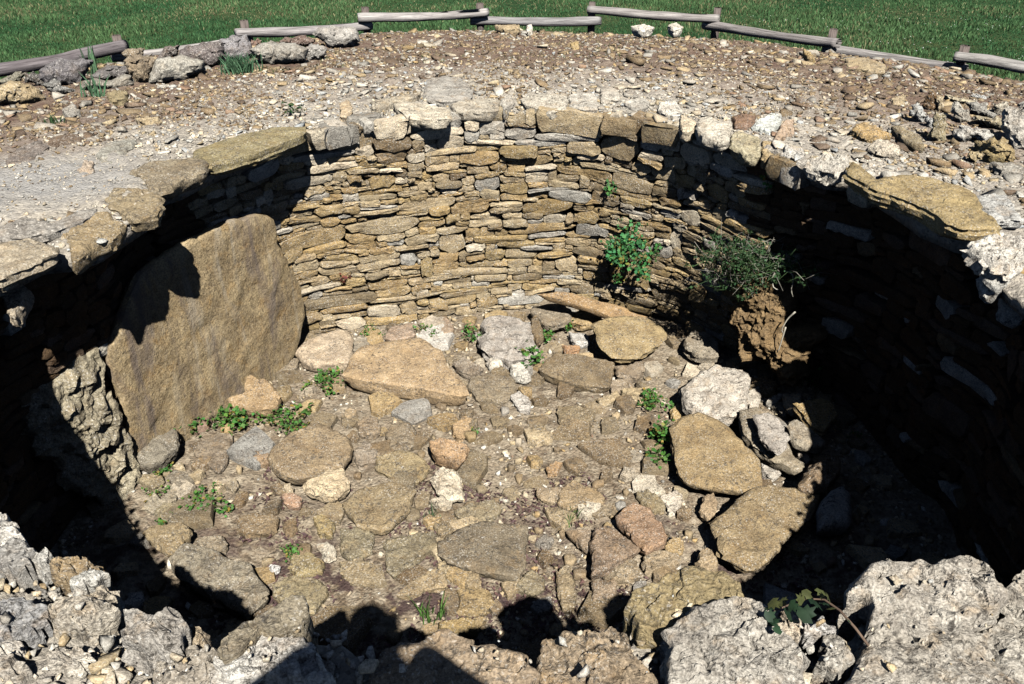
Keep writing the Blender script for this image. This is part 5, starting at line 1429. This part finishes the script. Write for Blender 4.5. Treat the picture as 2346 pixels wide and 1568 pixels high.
# grass tufts
def tuft(px, py, z, n, h, w, label, col=(.09, .2, .09), spread=.06, lean=.9):
    zc = z
    for _ in range(5 if z > -1 else 0):
        g = onz(px, py, zc); zc = float(ground_top(g[0:1], g[1:2])[0])
    c = onz(px, py, zc)
    P = RNG.normal(0, spread, (n, 2))
    V, f, cc, tt_ = blades(P, np.zeros(n), h * RNG.uniform(.5, 1.1, n), np.full(n, w), np.array(col) * RNG.uniform(.6, 1.4, (n, 1)), lean)
    o = link('grass_tuft', mesh_np('grass_tuft', V, f, cc, tt_), M_GRASS, None, c)
    tag(o, label, 'grass tuft', 'grass tufts')
tuft(552, 165, -.3, 240, .15, .010, 'pale blue green grass tuft among the boulders of the left bank', (.10, .20, .11), .065)
tuft(222, 172, -.3, 14, .34, .016, 'tall thin pale green blades standing before the dark left boulders', (.13, .24, .13), .04, .35)
tuft(222, 225, -.3, 22, .20, .014, 'shorter pale green blades in rubble below the tall thin ones', (.11, .22, .12), .05, .6)
tuft(985, 1425, ZF, 26, .16, .008, 'spiky green grass sprig against the near rim', (.12, .24, .06), .03)
tuft(1300, 1195, ZF, 40, .10, .005, 'fine green grass sprig in the near floor', (.10, .18, .05), .03)
tuft(990, 1192, ZF, 24, .09, .006, 'pale grass sprig at the corner of the dark flat slab', (.13, .2, .10), .025)
tuft(120, 283, -.1, 24, .06, .008, 'small dark green tuft in the rubble at far left', (.05, .10, .04), .03)
tuft(2088, 110, -.7, 10, .35, .008, 'dry thin stalk rising behind the fence rail on the right', (.2, .15, .1), .02, .3)

# tangled bush on the earth lump
bc = onplane(1740, 575, onz(1775, 905, ZF), np.array([-.62, -.76, .08])) + np.array([-.06, -.10, 0])
bush = link('tangled_bush', None, None, None, bc)
tag(bush, 'wiry dark green bush with grey twigs spilling over the earth lump', 'bush')
lb, sb = Batch(), Batch()
u_ = np.array([.82, -.57, 0.])
for k in range(330):
    a = RNG.uniform(0, 6.28); R_ = RNG.uniform(0, 1) ** .8 * (1 + .35 * math.sin(a * 3 + 1) + .2 * math.sin(a * 7))
    u, v = math.cos(a) * R_ * .38, math.sin(a) * R_ * .18
    v += -.40 * max(0, -u - .05)           # spills down to the left
    c = u_ * u + UP * v + np.array([-.57, -.8, .1]) * RNG.uniform(-.05, .24)
    d = RNG.normal(0, 1, 3); d[2] *= .6; d /= np.linalg.norm(d); ln = RNG.uniform(.06, .30)
    bend = RNG.normal(0, .035, 3)
    pts = [c - d * ln * .5, c + bend, c + d * ln * .5]
    grey = RNG.random() < .35
    tube(sb, pts, RNG.uniform(.0012, .0028), (.30, .28, .24) if grey else var((.07, .12, .05), .3), 3)
    if not grey or RNG.random() < .3:
        for q in range(RNG.integers(6, 16)):
            w = RNG.uniform(0, 1); p = pts[0] * (1 - w) + pts[2] * w + bend * (1 - abs(2 * w - 1)) + RNG.normal(0, .008, 3)
            L = LEAF[[0, 2, 5, 8]] * RNG.uniform(.012, .024)
            lb.add(rot(L, *RNG.uniform(-3, 3, 3)) + p, np.arange(4), np.array([4]), var((.045, .10, .04), .5))
link('foliage', lb.mesh('foliage'), M_LEAF, bush); link('twig', sb.mesh('twig'), M_STEM, bush)
# bare grey roots hanging from it
rb = link('hanging_roots', None, None, None, bc)
tag(rb, 'bare pale roots dangling over the face of the earth lump', 'roots')
nn = np.array([-.62, -.76, .08])
for pts in [[(1775, 625), (1768, 640), (1772, 660), (1790, 668)], [(1800, 622), (1815, 625), (1818, 645), (1812, 665), (1820, 690)], [(1822, 715), (1805, 730), (1790, 755), (1800, 775)], [(1690, 640), (1705, 655), (1720, 665)], [(1800, 750), (1785, 800), (1775, 815)]]:
    A0 = onz(1775, 905, ZF) + nn / np.linalg.norm(nn) * .20
    W = resample(np.array([onplane(x, y, A0, nn) for x, y in pts] + [onplane(x, y, A0, nn) for x, y in pts[::-1]]), 16)[:8]
    bb = Batch(); tube(bb, W - bc, .006, (.42, .39, .33), 5); link('root', bb.mesh('root', True), M_STEM, rb)
# sprouts by the dark right wall
for (px, py, h, lab) in [((1870), 905, .34, 'thin green sprout rising in front of the dark right side'), (1905, 770, .2, 'pale green weed on the dark right wall above the sprout'), (1840, 800, .2, 'small leafy weed on the earth lump')]:
    c = onz(px, py, ZF) if py > 850 else onplane(px, py, onz(1880, 900, ZF), np.array([-.8, -.6, 0.]))
    plant('sprout', c, .09, h, 26, .020, lab, 'plant', UP, (.10, .24, .07))

# ivy on the near rim: each leaf its own part
ic = onz(1870, 1440, .06)
ivy = link('ivy_sprig', None, None, None, ic); tag(ivy, 'ivy sprig with dark veined leaves trailing over the near right rim', 'ivy')
vp = [(1990, 1480), (1960, 1440), (1925, 1400), (1890, 1375), (1850, 1372), (1810, 1385), (1775, 1400), (1760, 1425)]
W = np.array([onz(x, y, .10 + .03 * math.sin(k)) for k, (x, y) in enumerate(vp)])
bb = Batch(); tube(bb, W - ic, .0035, (.16, .11, .08), 6); link('stem', bb.mesh('stem', True), M_STEM, ivy)
IV = np.array([[0, -.5, 0], [.28, -.48, .03], [.55, -.12, 0], [.30, -.02, .06], [.34, .30, 0], [.12, .26, .06], [0, .62, 0], [-.12, .26, .06], [-.34, .30, 0], [-.30, -.02, .06], [-.55, -.12, 0], [-.28, -.48, .03]])
for (x, y, s, g) in [(1805, 1405, .07, 0), (1850, 1405, .075, 0), (1868, 1385, .06, 0), (1775, 1385, .055, 1), (1795, 1378, .05, 1), (1832, 1372, .05, 1), (1850, 1365, .05, 1), (1880, 1362, .05, 1), (1895, 1368, .045, 1),
                     (1765, 1410, .05, 0), (1775, 1425, .05, 0), (1760, 1395, .045, 0), (1905, 1395, .04, 1), (1820, 1390, .05, 0), (1780, 1440, .045, 0), (1890, 1385, .045, 0), (1945, 1425, .03, 0), (1815, 1425, .05, 0)]:
    c = onz(x, y, .13 + RNG.uniform(-.02, .03))
    L = rot(IV * s * .62, RNG.uniform(0, 6.28), RNG.normal(0, .55), RNG.normal(0, .55))
    V = np.vstack([L, L.mean(0)[None] + [0, 0, .004], ])
    f = []
    for q in range(12): f += [q, (q + 1) % 12, 12]
    tn = (.09, .10, .035) if g else (.022, .05, .024)
    link('leaf', mesh_np('leaf', V, f, [3] * 12, var(tn, .2), True), M_LEAF, ivy, c - ic)

# ------------------------------------------------------------------ the person who stands on the near rim looking in
def skin_body(name, verts, edges, radii, mat, parent, levels=2):
    me = bpy.data.meshes.new(name); me.from_pydata(verts, edges, []); me.materials.append(mat)
    o = bpy.data.objects.new(name, me); COL.objects.link(o); o.parent = parent
    m = o.modifiers.new('skin', 'SKIN'); m.use_smooth_shade = True
    for q, r in enumerate(radii):
        sv = me.skin_vertices[0].data[q]; sv.radius = (r, r) if np.isscalar(r) else r
        sv.use_root = (q == 0)
    s = o.modifiers.new('smooth', 'SUBSURF'); s.levels = s.render_levels = levels
    return o
def plain(name, col, rough=.9):
    m, nt, b = new_mat(name); b.inputs['Roughness'].default_value = rough
    pos = nd(nt, 'ShaderNodeNewGeometry').outputs['Position']; n = noise(nt, pos, 60, 4, .6)
    nt.links.new(mix(nt, n, tuple(c * .7 for c in col), tuple(c * 1.2 for c in col)), b.inputs['Base Color'])
    return m
PX, PY = -.02, -.22
person = link('person', None, None, None, (PX, PY, 0))
tag(person, 'person in a dark blue jacket standing on the near rim with both hands raised', 'person')
M_SKIN, M_COAT, M_TROUSER, M_HAIR = plain('skin', (.45, .28, .20), .6), plain('jacket', (.05, .07, .13)), plain('trousers', (.10, .09, .08)), plain('hair', (.05, .035, .025))
body = [(0, 0, .95), (0, .0, 1.12), (0, .0, 1.30), (0, .0, 1.42), (0, .01, 1.50), (0, .03, 1.58), (0, .05, 1.68), (0, .03, 1.745),
        (-.11, 0, .90), (-.13, .02, .50), (-.14, 0, .09), (-.15, .16, .04), (.11, 0, .90), (.13, .02, .50), (.14, 0, .09), (.15, .16, .04),
        (-.21, 0, 1.43), (-.36, .03, 1.30), (-.18, .14, 1.40), (-.12, .16, 1.47), (.21, 0, 1.43), (.36, .03, 1.28), (.16, .14, 1.39), (.085, .16, 1.47)]
be = [(0,1),(1,2),(2,3),(3,4),(4,5),(5,6),(6,7),(0,8),(8,9),(9,10),(10,11),(0,12),(12,13),(13,14),(14,15),(3,16),(16,17),(17,18),(18,19),(3,20),(20,21),(21,22),(22,23)]
br = [(.19,.13),(.18,.12),(.22,.13),(.20,.12),.08,.08,(.095,.10),(.08,.08), .10,.065,.05,.035, .10,.065,.05,.035, .10,.075,.05,.04, .10,.075,.05,.04]
skin_body('body', body, be, br, M_COAT, person)
def blob(name, c, r, mat, seed):
    N, L = 16, 10; V = []
    for k in range(L):
        th = math.pi * (k + .5) / L
        for q in range(N):
            a = 2 * math.pi * q / N
            V.append((c[0] + r[0] * math.sin(th) * math.cos(a), c[1] + r[1] * math.sin(th) * math.sin(a), c[2] - r[2] * math.cos(th)))
    V += [(c[0], c[1], c[2] - r[2]), (c[0], c[1], c[2] + r[2])]
    V = np.array(V); V += fbm(V, 20, 2, seed)[:, None] * .004
    f, cc = topo(N, L); return link(name, mesh_np(name, V, f, cc, None, True), mat, person)
blob('face', (0, .055, 1.665), (.072, .085, .105), M_SKIN, 1)
blob('hair', (0, .02, 1.70), (.105, .11, .115), M_HAIR, 2)
for s in (-1, 1):
    hv = [(s * .085, .17, 1.60), (s * .08, .19, 1.66), (s * .072, .195, 1.70), (s * .066, .19, 1.735), (s * .09, .20, 1.705), (s * .088, .195, 1.742), (s * .10, .19, 1.70), (s * .105, .18, 1.735), (s * .055, .19, 1.69), (s * .047, .185, 1.72), (s * .065, .17, 1.64), (s * .045, .165, 1.66)]
    hv = [(a_x, a_y, a_z - .13) for a_x, a_y, a_z in hv]
    skin_body('hand', hv, [(0,1),(1,2),(2,3),(1,4),(4,5),(1,6),(6,7),(1,8),(8,9),(0,10),(10,11)], [.024,.022,.009,.008,.009,.008,.009,.008,.008,.007,.010,.009], M_SKIN, person, 1)
person.scale = (1.12, 1.12, 1.12)
